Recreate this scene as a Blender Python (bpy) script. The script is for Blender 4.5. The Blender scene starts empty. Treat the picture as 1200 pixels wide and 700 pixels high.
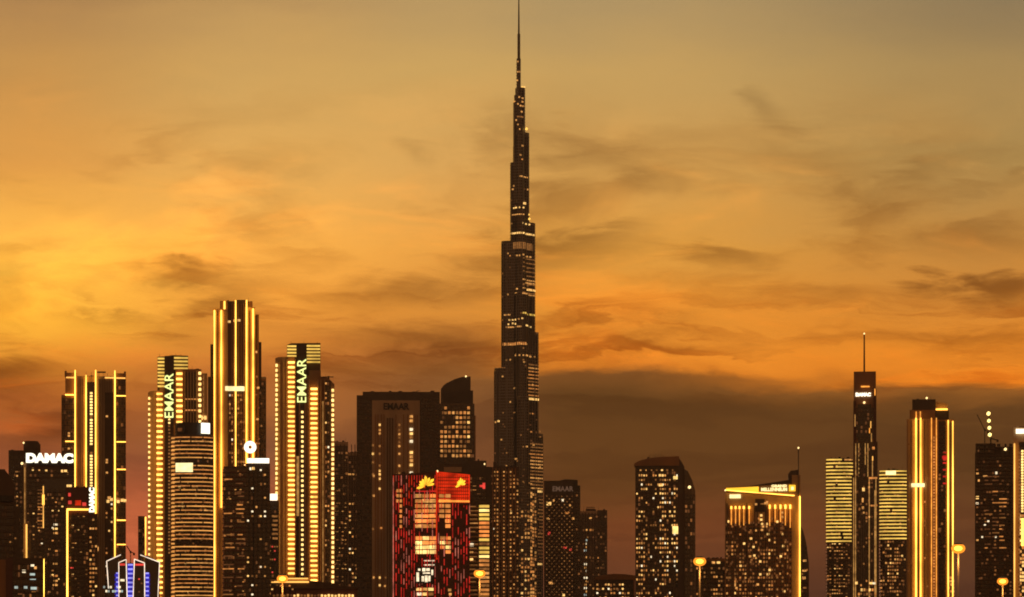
import bpy, bmesh, math, random
from mathutils import Vector, Matrix
R = math.radians
random.seed(7)
scene = bpy.context.scene
COL = scene.collection

# ------------------------------------------------------------------ camera
# Level telephoto camera 2 m above the ground; the picture is lifted by lens shift.
FPX = 4000.0                      # focal length in photo pixels (photo is 1200 wide)
HORIZ = 825.0                     # row of the true horizon in the photo (below its lower edge)
CAMZ = 2.0
HAZE = 2.2e-5
SKYK = (1.14, 1.06, .97)
cam_d = bpy.data.cameras.new('camera')
cam = bpy.data.objects.new('camera', cam_d); COL.objects.link(cam)
cam.location = (0, 0, CAMZ); cam.rotation_euler = (R(90), 0, 0)
cam_d.sensor_width = 36.0; cam_d.lens = 36.0 * FPX / 1200.0
cam_d.shift_y = (HORIZ - 350.0) / 1200.0
cam_d.clip_start = 0.5; cam_d.clip_end = 60000
scene.camera = cam

vs = scene.view_settings
vs.view_transform = 'Standard'; vs.look = 'None'; vs.exposure = 0.0; vs.gamma = 1.0
vs.use_curve_mapping = False
scene.render.resolution_x = 1024; scene.render.resolution_y = 597
scene.cycles.max_bounces = 6
scene.cycles.volume_bounces = 0
scene.cycles.sample_clamp_indirect = 6.0
scene.cycles.filter_width = 1.85

# ------------------------------------------------------------------ sky
def lin(c):
    return tuple(((v/255)/12.92 if v/255 <= .04045 else ((v/255+.055)/1.055)**2.4) for v in c)

SUN_AZ, SUN_EL = -0.21, R(1.2)
W = bpy.data.worlds.new('World'); scene.world = W
W.use_nodes = True
nt = W.node_tree; nt.nodes.clear()
def N(t, **kw):
    n = nt.nodes.new(t)
    for k, v in kw.items(): setattr(n, k, v)
    return n
def L(a, b): nt.links.new(a, b)
def setin(sock, v):
    if hasattr(v, 'is_linked') or isinstance(v, bpy.types.NodeSocket): L(v, sock)
    else: sock.default_value = v
def M(op, a, b=0.0, c=0.0, clamp=False):
    n = N('ShaderNodeMath', operation=op); n.use_clamp = clamp
    setin(n.inputs[0], a); setin(n.inputs[1], b); setin(n.inputs[2], c)
    return n.outputs[0]
def SS(v, lo, hi, a=0.0, b=1.0):
    n = N('ShaderNodeMapRange', interpolation_type='SMOOTHSTEP')
    setin(n.inputs[0], v); n.inputs[1].default_value = lo; n.inputs[2].default_value = hi
    n.inputs[3].default_value = a; n.inputs[4].default_value = b
    return n.outputs[0]
def mix(f, a, b, mode='MIX'):
    n = N('ShaderNodeMix', data_type='RGBA', blend_type=mode)
    setin(n.inputs[0], f)
    for s, v in ((n.inputs[6], a), (n.inputs[7], b)):
        if isinstance(v, tuple): s.default_value = (*v, 1) if len(v) == 3 else v
        else: L(v, s)
    return n.outputs[2]
def ramp(f, stops):
    n = N('ShaderNodeValToRGB'); L(f, n.inputs[0]); cr = n.color_ramp
    cr.interpolation = 'EASE' if False else 'LINEAR'
    while len(cr.elements) < len(stops): cr.elements.new(0.5)
    for e, (p, c) in zip(cr.elements, stops):
        e.position = p; e.color = (*lin(c), 1)
    return n.outputs[0]
def noise(vec, scale, detail=5, rough=.55, dist=0.0):
    n = N('ShaderNodeTexNoise'); L(vec, n.inputs['Vector'])
    n.inputs['Scale'].default_value = scale; n.inputs['Detail'].default_value = detail
    n.inputs['Roughness'].default_value = rough; n.inputs['Distortion'].default_value = dist
    return n.outputs['Fac']

tc = N('ShaderNodeTexCoord')
sx = N('ShaderNodeSeparateXYZ'); L(tc.outputs['Generated'], sx.inputs[0])
az = M('ARCTAN2', sx.outputs[0], sx.outputs[1])
el = M('ARCSINE', sx.outputs[2])
# celestial coordinates: U runs with azimuth, V with elevation (one unit = 0.3 rad / 0.175 rad)
U = M('MULTIPLY_ADD', az, 1/0.30, 0.5)
V = M('MULTIPLY_ADD', el, -1/0.175, HORIZ/700.0)
cv = N('ShaderNodeCombineXYZ'); L(U, cv.inputs[0]); L(V, cv.inputs[1])
UV = cv.outputs[0]
def sc_vec(vx, vy, ox=0.0, oy=0.0, rot=0.0, src=UV):
    m = N('ShaderNodeMapping'); L(src, m.inputs['Vector'])
    m.inputs['Scale'].default_value = (vx, vy, 1); m.inputs['Location'].default_value = (ox, oy, 0)
    m.inputs['Rotation'].default_value = (0, 0, rot)
    return m.outputs[0]
n1 = noise(sc_vec(1.0, 1.9, 3.1, 1.7, .10), 3.0, 7, .58, .5)
n2 = noise(sc_vec(1.0, 1.9, 7.3, 4.2, -.35), 4.5, 6, .56, .9)
n3 = noise(sc_vec(1.0, 2.6, 1.3, 9.2, -.15), 9.0, 7, .60, 1.2)
d1 = M('SUBTRACT', n1, .5); d2 = M('SUBTRACT', n2, .5); d3 = M('SUBTRACT', n3, .5)
Vw = M('ADD', V, M('ADD', M('MULTIPLY', d1, .10), M('MULTIPLY', d2, .07)))
Uw = M('ADD', U, M('ADD', M('MULTIPLY', d2, .14), M('MULTIPLY', d3, .05)))
cw = N('ShaderNodeCombineXYZ'); L(Uw, cw.inputs[0]); L(M('ADD', Vw, M('MULTIPLY', d3, .05)), cw.inputs[1])
UVW = cw.outputs[0]

left = ramp(Vw, [(0.0, (160,126,86)), (.14, (194,148,84)), (.28, (222,160,78)), (.40, (250,186,80)), (.47, (255,196,76)),
                 (.55, (252,184,60)), (.61, (226,146,48)), (.68, (176,98,40)), (.78, (150,84,50)), (.86, (196,104,62)), (.93, (190,98,64)), (1.0, (150,80,55))])
quart = ramp(Vw, [(0.0, (180,147,97)), (.14, (204,165,98)), (.30, (228,176,94)), (.42, (252,182,80)), (.50, (242,164,64)),
                 (.58, (216,138,54)), (.65, (178,108,50)), (.74, (136,86,54)), (.84, (168,90,58)), (.92, (214,112,74)), (1.0, (150,80,58))])
midl = ramp(Vw, [(0.0, (178,151,103)), (.14, (200,165,100)), (.28, (216,168,94)), (.42, (230,164,74)), (.52, (214,142,56)),
                 (.58, (180,114,48)), (.64, (138,90,46)), (.72, (116,73,42)), (.80, (122,74,44)), (.88, (142,78,46)), (1.0, (98,58,40))])
midr = ramp(Vw, [(0.0, (170,147,104)), (.14, (194,160,98)), (.28, (208,160,86)), (.42, (220,158,68)), (.52, (222,146,52)),
                 (.60, (232,142,44)), (.62, (214,128,40)), (.638, (120,77,35)), (.68, (94,61,27)), (.80, (98,61,28)), (.88, (116,65,34)), (1.0, (94,56,38))])
rightc = ramp(Vw, [(0.0, (138,122,92)), (.14, (164,138,90)), (.28, (172,140,82)), (.40, (188,136,66)), (.50, (206,136,54)),
                 (.58, (224,138,42)), (.645, (234,136,36)), (.66, (150,94,38)), (.69, (98,64,30)), (.80, (92,60,30)), (.88, (104,64,36)), (1.0, (84,52,36))])
sky = mix(SS(U, 0.02, .26), left, quart)
sky = mix(SS(U, .26, .45), sky, midl)
sky = mix(SS(U, .44, .56), sky, midr)
sky = mix(SS(U, .60, .98), sky, rightc)

# wind-drawn filaments and soft smudges
wband = M('MULTIPLY', SS(V, .10, .36), SS(V, .66, .60))
n5 = noise(sc_vec(1.3, 2.3, 2.3, 5.5, .45, UVW), 2.6, 7, .56, .9)
wisp = SS(M('ADD', M('MULTIPLY', n5, .82), M('MULTIPLY', n3, .18)), .46, .66)
sky = mix(M('MULTIPLY', M('MULTIPLY', wisp, wband), .62), sky, (0.60, 0.51, 0.43), 'MULTIPLY')
bright = SS(M('ADD', M('MULTIPLY', d1, .6), M('MULTIPLY', d2, .6)), .0, .14)
sky = mix(M('MULTIPLY', M('MULTIPLY', bright, wband), .62), sky, (1.32, 1.20, 1.10), 'MULTIPLY')
n4 = noise(sc_vec(1.0, 7.0, 5.3, 2.2, .03, UVW), 3.0, 7, .6, .6)
sky = mix(M('MULTIPLY', SS(n4, .47, .66), M('MULTIPLY', SS(V, .46, .54), SS(V, .70, .62))), sky, (.66, .55, .46), 'MULTIPLY')
# gentle mottling inside the low cloud bank
sky = mix(M('MULTIPLY', SS(n4, .40, .62), SS(V, .63, .70)), sky, (.84, .82, .84), 'MULTIPLY')

# single clouds: centre, half sizes, tilt, strength, tint; their edges are frayed by the noise
def cloud(px, py, rx, ry, tilt, k, tint=(.34,.28,.25), soft=-.25, rag=.75, mode='MULTIPLY'):
    global sky
    m = N('ShaderNodeMapping', vector_type='TEXTURE'); L(UVW, m.inputs['Vector'])
    m.inputs['Location'].default_value = (px/1200, py/700, 0)
    m.inputs['Rotation'].default_value = (0, 0, tilt)
    m.inputs['Scale'].default_value = (rx/1200, ry/700, 1)
    ln = N('ShaderNodeVectorMath', operation='LENGTH'); L(m.outputs[0], ln.inputs[0])
    e = M('ADD', ln.outputs['Value'], M('MULTIPLY', d3, -1.9*rag))
    e = M('ADD', e, M('MULTIPLY', d2, -1.4*rag))
    f = M('MULTIPLY', SS(e, 1.3, soft), k)
    sky = mix(f, sky, tint, mode)
cloud(238, 352, 66, 36, -.1, .85)
cloud(205, 395, 60, 22, .3, .35)
cloud(290, 330, 80, 16, -.1, .35)
cloud(145, 375, 62, 13, -.2, .40)
cloud(470, 338, 160, 26, -.12, .62)
cloud(655, 300, 150, 28, -.25, .62)
cloud(570, 345, 120, 16, -.1, .42)
cloud(490, 400, 170, 26, .05, .58)
cloud(420, 440, 120, 30, .0, .30)
cloud(560, 420, 90, 26, -.05, .30)
cloud(645, 220, 44, 84, .25, .44, rag=.7)
cloud(715, 185, 96, 32, .55, .36, rag=.7)
cloud(600, 170, 30, 40, .2, .3)
cloud(690, 278, 90, 18, -.45, .45, rag=.6)
cloud(770, 215, 70, 18, .5, .3, rag=.6)
cloud(700, 150, 60, 30, .2, .4, tint=(1.22,1.12,1.0), rag=.6)
cloud(700, 235, 40, 30, .0, .4, tint=(1.25,1.12,.98), rag=.6)
cloud(485, 182, 26, 18, -.7, .28)
cloud(890, 130, 62, 11, 1.0, .34, rag=.5)
cloud(925, 165, 40, 8, .45, .25, rag=.5)
cloud(858, 300, 66, 12, .05, .55, rag=.8)
cloud(1162, 340, 84, 26, .04, .86, soft=.1, rag=1.0)
cloud(1150, 285, 110, 24, .06, .45)
cloud(1130, 398, 120, 18, .02, .42)
cloud(1010, 235, 70, 30, -.4, .32)
cloud(1075, 205, 36, 16, -.7, .28)
cloud(945, 352, 90, 16, .0, .36)
cloud(980, 395, 130, 12, .02, .30)
cloud(750, 400, 130, 12, .03, .25)
cloud(690, 375, 80, 18, -.1, .30)
cloud(20, 445, 70, 34, .1, .9)
cloud(65, 508, 90, 28, -.1, .85)
cloud(15, 505, 60, 14, -.1, .75, tint=(1.7,1.35,.9), rag=.8)
cloud(30, 462, 55, 9, -.2, .6, tint=(1.5,1.15,.7), rag=.8)
cloud(60, 320, 190, 80, -.05, .6, tint=(1.12,1.07,1.0), soft=-.4, rag=.5)
cloud(650, 350, 100, 30, .1, .35, tint=(1.3,1.15,.9), rag=.8)
cloud(800, 350, 140, 26, .0, .35, tint=(1.25,1.15,.9), rag=.8)
cloud(1130, 448, 150, 14, .0, .5, tint=(1.35,1.15,.8), rag=.7)
cloud(1045, 470, 40, 18, .6, .5, tint=(1.6,1.35,1.0), rag=.9)
cloud(185, 20, 260, 18, -.05, .25, tint=(.74,.70,.72), rag=.6)
cloud(1130, 40, 200, 40, .0, .25, tint=(.82,.82,.88), rag=.6)
lift = N('ShaderNodeVectorMath', operation='MULTIPLY'); L(sky, lift.inputs[0]); lift.inputs[1].default_value = SKYK
sky = lift.outputs[0]

# behind the camera an overbright warm fill is added for the facades; overhead the physical sky takes over
east_fill = mix(SS(el, 0.0, .9), lin((198,128,70)), lin((120,94,76)))
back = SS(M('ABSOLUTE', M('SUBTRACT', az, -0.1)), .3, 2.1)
sky = mix(back, sky, east_fill)
nish = N('ShaderNodeTexSky', sky_type='NISHITA')
nish.sun_disc = False; nish.sun_elevation = SUN_EL; nish.sun_rotation = SUN_AZ
nish.dust_density = 3.0; nish.air_density = 1.4
nsc = N('ShaderNodeVectorMath', operation='SCALE'); L(nish.outputs[0], nsc.inputs[0]); nsc.inputs['Scale'].default_value = 0.06
sky = mix(SS(el, .24, .8), sky, nsc.outputs[0])
# below the horizon: dark ground glow
sky = mix(SS(el, 0.0, -.05), sky, lin((40,26,20)))
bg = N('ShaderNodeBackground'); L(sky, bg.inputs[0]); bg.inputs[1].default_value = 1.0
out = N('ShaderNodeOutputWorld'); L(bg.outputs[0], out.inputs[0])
W.cycles.sampling_method = 'MANUAL'; W.cycles.sample_map_resolution = 512

# the sun has all but set behind the left of the skyline
sd = bpy.data.lights.new('sun', 'SUN'); sd.energy = 0.25; sd.angle = R(0.6); sd.color = (1, .58, .28)
sun = bpy.data.objects.new('sun', sd); COL.objects.link(sun)
sun.rotation_euler = Vector((-math.sin(SUN_AZ)*math.cos(SUN_EL), -math.cos(SUN_AZ)*math.cos(SUN_EL), -math.sin(SUN_EL))).to_track_quat('-Z', 'Y').to_euler()

# ------------------------------------------------------------------ materials
MATS = {}
def surf(name, col, rough=.6, metal=0.0, var=.25, spec=.5, grid=None):
    m = bpy.data.materials.new(name); m.use_nodes = True
    t = m.node_tree; b = t.nodes['Principled BSDF']
    b.inputs['Roughness'].default_value = rough; b.inputs['Metallic'].default_value = metal
    b.inputs['Specular IOR Level'].default_value = spec
    g = t.nodes.new('ShaderNodeNewGeometry')
    mp = t.nodes.new('ShaderNodeMapping'); mp.inputs['Scale'].default_value = (.09, .09, .018)
    t.links.new(g.outputs['Position'], mp.inputs['Vector'])
    n = t.nodes.new('ShaderNodeTexNoise'); n.inputs['Scale'].default_value = 1.0; n.inputs['Detail'].default_value = 6
    t.links.new(mp.outputs[0], n.inputs['Vector'])
    r = t.nodes.new('ShaderNodeMapRange'); r.inputs[1].default_value = .3; r.inputs[2].default_value = .7
    r.inputs[3].default_value = 1-var; r.inputs[4].default_value = 1+var
    t.links.new(n.outputs['Fac'], r.inputs[0])
    v = t.nodes.new('ShaderNodeVectorMath'); v.operation = 'SCALE'; v.inputs[0].default_value = col
    t.links.new(r.outputs[0], v.inputs['Scale']); t.links.new(v.outputs[0], b.inputs['Base Color'])
    r2 = t.nodes.new('ShaderNodeMapRange'); r2.inputs[1].default_value = .3; r2.inputs[2].default_value = .7
    r2.inputs[3].default_value = rough*.8; r2.inputs[4].default_value = min(1, rough*1.25)
    t.links.new(n.outputs['Fac'], r2.inputs[0]); t.links.new(r2.outputs[0], b.inputs['Roughness'])
    MATS[name] = m; return m
def glow(name, col, k, var=.0, cast=True, scale=.35):
    m = bpy.data.materials.new(name); m.use_nodes = True
    t = m.node_tree; b = t.nodes['Principled BSDF']
    b.inputs['Base Color'].default_value = (*[c*.15 for c in col], 1); b.inputs['Roughness'].default_value = .5
    b.inputs['Emission Color'].default_value = (*col, 1); b.inputs['Emission Strength'].default_value = k
    if var:
        g = t.nodes.new('ShaderNodeNewGeometry')
        n = t.nodes.new('ShaderNodeTexNoise'); n.inputs['Scale'].default_value = scale; n.inputs['Detail'].default_value = 3
        t.links.new(g.outputs['Position'], n.inputs['Vector'])
        r = t.nodes.new('ShaderNodeMapRange'); r.inputs[1].default_value = .3; r.inputs[2].default_value = .7
        r.inputs[3].default_value = k*(1-var); r.inputs[4].default_value = k*(1+var)
        t.links.new(n.outputs['Fac'], r.inputs[0]); t.links.new(r.outputs[0], b.inputs['Emission Strength'])
    m.cycles.emission_sampling = 'AUTO' if cast else 'NONE'
    MATS[name] = m; return m
surf('beige stone', (.46,.30,.15), .75); surf('brown stone', (.25,.13,.06), .7)
surf('grey concrete', (.36,.26,.17), .8); surf('dark concrete', (.085,.058,.042), .8)
surf('dark cladding', (.05,.034,.024), .45); surf('dark glass', (.018,.016,.016), .14, var=.5)
surf('bronze glass', (.05,.026,.014), .16, var=.4); surf('blue glass', (.022,.026,.036), .15, var=.4)
surf('steel', (.10,.09,.09), .35, .7); surf('black metal', (.02,.018,.017), .5)
surf('pale metal', (.30,.27,.25), .4, .3); surf('burj glass', (.012,.014,.026), .14, var=.4); surf('burj fin', (.10,.10,.115), .28, .85); surf('curtained glass', (.10,.065,.04), .4, var=.4)
surf('red panel', (.18,.02,.015), .4); surf('maroon cladding', (.07,.02,.016), .5)
surf('asphalt', (.05,.05,.05), .9); surf('sand', (.30,.23,.16), .95); surf('kerb stone', (.4,.38,.35), .85)
surf('road paint', (.8,.8,.78), .7)
glow('strip gold', (1,.45,.06), 3.8, .45, scale=.045); glow('strip soft', (1,.46,.09), 1.5, .4, scale=.06)
glow('strip white', (1,.80,.50), 2.6); glow('strip orange', (1,.36,.05), 1.3, .3); glow('copper glow', (1,.42,.09), .85, .4, scale=.1)
glow('strip faint', (1,.48,.12), .42, .5, cast=False)
glow('bar gold', (1,.47,.085), 3.2, .45, scale=.15); glow('bar pale', (1,.60,.105), .98, .4, scale=.1)
glow('dot gold', (1,.60,.18), 2.2, .4, cast=False)
glow('lit warm', (1,.44,.11), .72, .6, False, .6); glow('lit bright', (1,.56,.16), 1.35, .4, False, .6)
glow('lit dim', (1,.40,.10), .24, .6, False, .6); glow('lit faint', (1,.38,.12), .10, .6, False, .6)
glow('lit white', (1,.80,.50), 1.3, .4, False, .6); glow('lit amber', (1,.36,.08), .6, .5, False)
glow('lit ember', (1,.36,.09), .22, .6, False, .6); glow('lit cool', (.75,.9,.8), .5, .5, False); glow('lit red', (1,.07,.05), .8, .3, False)
glow('sign white', (1,.90,.66), 2.0, .2, scale=.3); glow('sign cream', (1,.80,.36), 1.5, .25, scale=.3); glow('sign lime', (.86,.92,.30), 1.5, .15)
glow('sign dim', (1,.60,.38), .085, .2, False); glow('emblem yellow', (1,.52,.03), 1.7, .3, scale=.2)
glow('led red', (1,.035,.006), .62, .6, scale=.22); glow('led crimson', (.9,.03,.02), .55, .6, False, .25)
glow('led rose', (1,.25,.16), .45, .6, False, .25); glow('office lit', (1,.30,.06), 1.0, .6, scale=.16)
glow('office bright', (1,.66,.20), 1.6, .5, scale=.16)
glow('outline white', (1,.78,.58), 1.3, .3); glow('led blue', (.05,.04,1), .32, .5); glow('led blue pale', (.34,.32,1), 1.0, .3)
glow('sodium', (1,.45,.08), 14.0); glow('beacon', (1,.66,.26), 2.2); glow('terrace glow', (1,.55,.10), 1.6); glow('roof wash', (1,.50,.03), 1.5, .2, scale=.03)
glow('crane lamp', (1,.74,.22), 2.6)

# amber diffuser bowl of a street lamp: part see-through, part glowing
m = bpy.data.materials.new('amber bowl'); m.use_nodes = True; t = m.node_tree; t.nodes.clear()
e_ = t.nodes.new('ShaderNodeEmission'); e_.inputs[0].default_value = (1,.30,.025,1); e_.inputs[1].default_value = 1.5
tr = t.nodes.new('ShaderNodeBsdfTransparent'); tr.inputs[0].default_value = (1,.75,.4,1)
mx = t.nodes.new('ShaderNodeMixShader'); mx.inputs[0].default_value = .7; mo = t.nodes.new('ShaderNodeOutputMaterial')
t.links.new(tr.outputs[0], mx.inputs[1]); t.links.new(e_.outputs[0], mx.inputs[2]); t.links.new(mx.outputs[0], mo.inputs[0]); MATS['amber bowl'] = m

# ------------------------------------------------------------------ mesh tools
def link_mesh(name, bm, mats, parent=None):
    me = bpy.data.meshes.new(name)
    bmesh.ops.recalc_face_normals(bm, faces=bm.faces[:])
    bm.to_mesh(me); bm.free()
    for m in (mats if isinstance(mats, (list, tuple)) else [mats]): me.materials.append(MATS[m])
    o = bpy.data.objects.new(name, me); COL.objects.link(o)
    if parent: o.parent = parent
    return o
def add_box(bm, x0, x1, y0, y1, z0, z1, mi=0):
    v = [bm.verts.new(p) for p in ((x0,y0,z0),(x1,y0,z0),(x1,y1,z0),(x0,y1,z0),(x0,y0,z1),(x1,y0,z1),(x1,y1,z1),(x0,y1,z1))]
    for q in ((0,3,2,1),(4,5,6,7),(0,1,5,4),(1,2,6,5),(2,3,7,6),(3,0,4,7)):
        bm.faces.new([v[i] for i in q]).material_index = mi
def add_obox(bm, c, ang, w, t, h, mi=0):
    """box centred at c, rotated by ang about z"""
    ca, sa = math.cos(ang), math.sin(ang); v = []
    for z in (-h/2, h/2):
        for x, y in ((-w/2,-t/2),(w/2,-t/2),(w/2,t/2),(-w/2,t/2)):
            v.append(bm.verts.new((c[0]+x*ca-y*sa, c[1]+x*sa+y*ca, c[2]+z)))
    for q in ((0,3,2,1),(4,5,6,7),(0,1,5,4),(1,2,6,5),(2,3,7,6),(3,0,4,7)):
        bm.faces.new([v[i] for i in q]).material_index = mi
def add_prism(bm, pts, z0, z1, mi=0):
    """pts: plan outline; z1 a number or a function of (x, y)"""
    f = z1 if callable(z1) else (lambda x, y: z1)
    a = [bm.verts.new((x, y, z0)) for x, y in pts]; b = [bm.verts.new((x, y, f(x, y))) for x, y in pts]
    n = len(pts)
    bm.faces.new(a[::-1]).material_index = mi; bm.faces.new(b).material_index = mi
    for i in range(n):
        bm.faces.new((a[i], a[(i+1) % n], b[(i+1) % n], b[i])).material_index = mi
def add_bar(bm, p, q, r0, r1=None, n=6, mi=0):
    r1 = r0 if r1 is None else r1
    p, q = Vector(p), Vector(q); d = (q-p).normalized()
    u = d.orthogonal().normalized(); w = d.cross(u); A = []; Bv = []
    for i in range(n):
        k = u*math.cos(2*math.pi*i/n)+w*math.sin(2*math.pi*i/n)
        A.append(bm.verts.new(p+k*r0)); Bv.append(bm.verts.new(q+k*r1))
    bm.faces.new(A[::-1]).material_index = mi; bm.faces.new(Bv).material_index = mi
    for i in range(n): bm.faces.new((A[i], A[(i+1) % n], Bv[(i+1) % n], Bv[i])).material_index = mi
def tag(o, label, cat, group=None, kind=None):
    if label: o['label'] = label
    if cat: o['category'] = cat
    if group: o['group'] = group
    if kind: o['kind'] = kind
def rect(x0, x1, y0=0.0, y1=None):
    y1 = y0 + max(18, .8*(x1-x0)) if y1 is None else y1
    return [(x0,y0),(x1,y0),(x1,y1),(x0,y1)]
def oval(cx, rx, cy, ry, n=36, sq=1.0):
    o = []
    for i in range(n):
        a = 2*math.pi*i/n - math.pi
        c, s = math.cos(a), math.sin(a)
        o.append((cx+rx*math.copysign(abs(c)**sq, c), cy+ry*math.copysign(abs(s)**sq, s)))
    return o
def stadium(x0, y0, ang, ln, w, n=10):
    """rounded wing from (x0,y0) towards ang; plan coordinates, y away from the camera"""
    o = []; dx, dy = math.cos(ang), math.sin(ang)
    o.append((x0+dy*w, y0-dx*w))
    for i in range(n+1):
        a = ang - math.pi/2 + math.pi*i/n
        o.append((x0+dx*ln+math.cos(a)*w, y0+dy*ln+math.sin(a)*w))
    o.append((x0-dy*w, y0+dx*w))
    return o

WINMESH = {}
class Building:
    """Sizes are given in photo pixels at the building's own distance d (s metres each); all geometry stands at d."""
    def __init__(b, name, label, cx, d, cat='building', group=None):
        b.cx, b.d, b.s = cx, d, d/FPX
        b.az = math.atan2((cx-600)/FPX, 1.0); b.c = math.cos(b.az)
        o = bpy.data.objects.new(name, None); COL.objects.link(o)
        o.location = ((cx-600)*b.s, d, 0); o.rotation_euler = (0, 0, -b.az); o.empty_display_size = 5
        tag(o, label, cat, group)
        b.root = o; b.vols = []; b.wins = {}
    def X(b, px): return (px-b.cx)*b.s*b.c
    def Y(b, dep): return dep*b.s
    def Z(b, py): return max(0.0, (HORIZ-py)*b.s+CAMZ)
    def add(b, name, bm, mats, parent=None): return link_mesh(name, bm, mats, parent or b.root)
    def vol(b, name, outline, top, mat, bot=None, register=True, parent=None):
        """top: a row, or list of (px, row) for a sloping / curved roof line"""
        bm = bmesh.new()
        z0 = 0.0 if bot is None else b.Z(bot)
        pts = [(b.X(x), b.Y(y)) for x, y in outline]
        if isinstance(top, (list, tuple)):
            # refine the outline so the roof line follows the curve
            fine = []
            for i in range(len(outline)):
                p, q = outline[i], outline[(i+1) % len(outline)]
                n = max(1, int(abs(q[0]-p[0])/3))
                for k in range(n): fine.append((p[0]+(q[0]-p[0])*k/n, p[1]+(q[1]-p[1])*k/n))
            def row(px):
                for (xa, ya), (xb, yb) in zip(top, top[1:]):
                    if px <= xb: return ya+(yb-ya)*max(0, (px-xa))/(xb-xa)
                return top[-1][1]
            a = [bm.verts.new((b.X(x), b.Y(y), z0)) for x, y in fine]
            t = [bm.verts.new((b.X(x), b.Y(y), b.Z(row(x)))) for x, y in fine]
            n = len(fine)
            bm.faces.new(a[::-1]); f = bm.faces.new(t)
            for i in range(n): bm.faces.new((a[i], a[(i+1) % n], t[(i+1) % n], t[i]))
            bmesh.ops.triangulate(bm, faces=[f])
            tp = min(r for _, r in top)
        else:
            add_prism(bm, pts, z0, b.Z(top)); tp = top
        if register: b.vols.append((outline, tp, 2000 if bot is None else bot))
        return b.add(name, bm, mat, parent)
    def front(b, px, py=None):
        best = None
        for outl, top, bot in b.vols:
            if py is not None and not (top-.01 <= py <= bot+.01): continue
            for i in range(len(outl)):
                p, q = outl[i], outl[(i+1) % len(outl)]
                if abs(p[0]-q[0]) < 1e-6: continue
                lo, hi = (p, q) if p[0] < q[0] else (q, p)
                if lo[0]-1e-6 <= px <= hi[0]+1e-6:
                    y = lo[1]+(hi[1]-lo[1])*(px-lo[0])/(hi[0]-lo[0])
                    if best is None or y < best[0]:
                        best = (y, math.atan2(hi[1]-lo[1], hi[0]-lo[0]))
        return best or (0.0, 0.0)
    def place(b, px, py, off):
        y, a = b.front(px, py)
        return (b.X(px)+math.sin(a)*off, b.Y(y)-math.cos(a)*off, b.Z(py)), a
    # -- separate pieces -------------------------------------------------
    def box(b, name, px0, px1, py0, py1, mat, t=.5, off=.02, parent=None, sink=0.0):
        """a box fixed on the front face"""
        cx, cy = (px0+px1)/2, (py0+py1)/2
        z1, z0 = b.Z(py0), b.Z(py1)
        c, a = b.place(cx, cy, off+t/2-sink)
        key = (round((px1-px0)*b.s*b.c/max(.3, math.cos(a)), 2), round(t, 2), round(z1-z0, 2), mat)
        me = WINMESH.get(key)
        if me is None:
            bm = bmesh.new(); add_obox(bm, (0,0,0), 0, key[0], key[1], key[2])
            me = bpy.data.meshes.new(name); bm.to_mesh(me); bm.free(); me.materials.append(MATS[mat]); WINMESH[key] = me
        o = bpy.data.objects.new(name, me); COL.objects.link(o); o.parent = parent or b.root
        o.location = (c[0], c[1], (z0+z1)/2); o.rotation_euler = (0, 0, a)
        return o
    def many(b, name, items, t=.35, off=.02, keep=100):
        """items: (px0,px1,py0,py1,mat); the largest `keep` become parts, the rest one mesh of kind stuff"""
        b.wins.setdefault(name, []).extend([(i, t, off) for i in items])
    def finish(b):
        for name, items in b.wins.items():
            items.sort(key=lambda q: -(q[0][1]-q[0][0])*(q[0][3]-q[0][2])*(1.0 if q[0][2] < 700 else 0))
            for (it, t, off) in items[:100]: b.box(name, *it, t=t, off=off)
            rest = items[100:]
            if rest:
                bm = bmesh.new(); ms = []
                for (it, t, off) in rest:
                    x0, x1, y0, y1, mat = it
                    if mat not in ms: ms.append(mat)
                    c, a = b.place((x0+x1)/2, (y0+y1)/2, off+t/2)
                    add_obox(bm, c, a, (x1-x0)*b.s*b.c/max(.3, math.cos(a)), t, (y1-y0)*b.s, ms.index(mat))
                o = b.add(name, bm, ms); o['kind'] = 'stuff'
        b.wins = {}
        return b
    # -- bands that follow the facade ------------------------------------
    def band_runs(b, x0, x1, y0, y1, jump=3.0):
        py = (y0+y1)/2; n = max(1, int(abs(x1-x0)/1.4)); runs = [[]]
        for i in range(n+1):
            px = x0+(x1-x0)*i/n
            y, a = b.front(min(max(px, x0+.02), x1-.02), py)
            if runs[-1] and abs(runs[-1][-1][1]-y) > jump: runs.append([])
            runs[-1].append((px, y, a))
        return [r for r in runs if len(r) > 1]
    def band_into(b, bm, x0, x1, y0, y1, t=.5, off=.02, mi=0, runs=None):
        z1, z0 = b.Z(y0), b.Z(y1)
        for run in (runs or b.band_runs(x0, x1, y0, y1)):
            if all(abs(r[2]-run[0][2]) < 1e-5 for r in run): run = [run[0], run[-1]]
            prev = None
            for px, y, a in run:
                nx, ny = math.sin(a), -math.cos(a)
                bx, by = b.X(px), b.Y(y)
                ring = [bm.verts.new((bx+nx*o, by+ny*o, z)) for o, z in ((off, z0), (off+t, z0), (off+t, z1), (off, z1))]
                if prev:
                    for k in range(4):
                        bm.faces.new((prev[k], prev[(k+1) % 4], ring[(k+1) % 4], ring[k])).material_index = mi
                else: bm.faces.new(ring).material_index = mi
                prev = ring
            bm.faces.new(prev[::-1]).material_index = mi
    def band(b, name, x0, x1, y0, y1, mat, t=.5, off=.02, parent=None):
        o = None
        for run in b.band_runs(x0, x1, y0, y1):
            bm = bmesh.new(); b.band_into(bm, x0, x1, y0, y1, t, off, runs=[run])
            o = b.add(name, bm, mat, parent)
        return o
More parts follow.
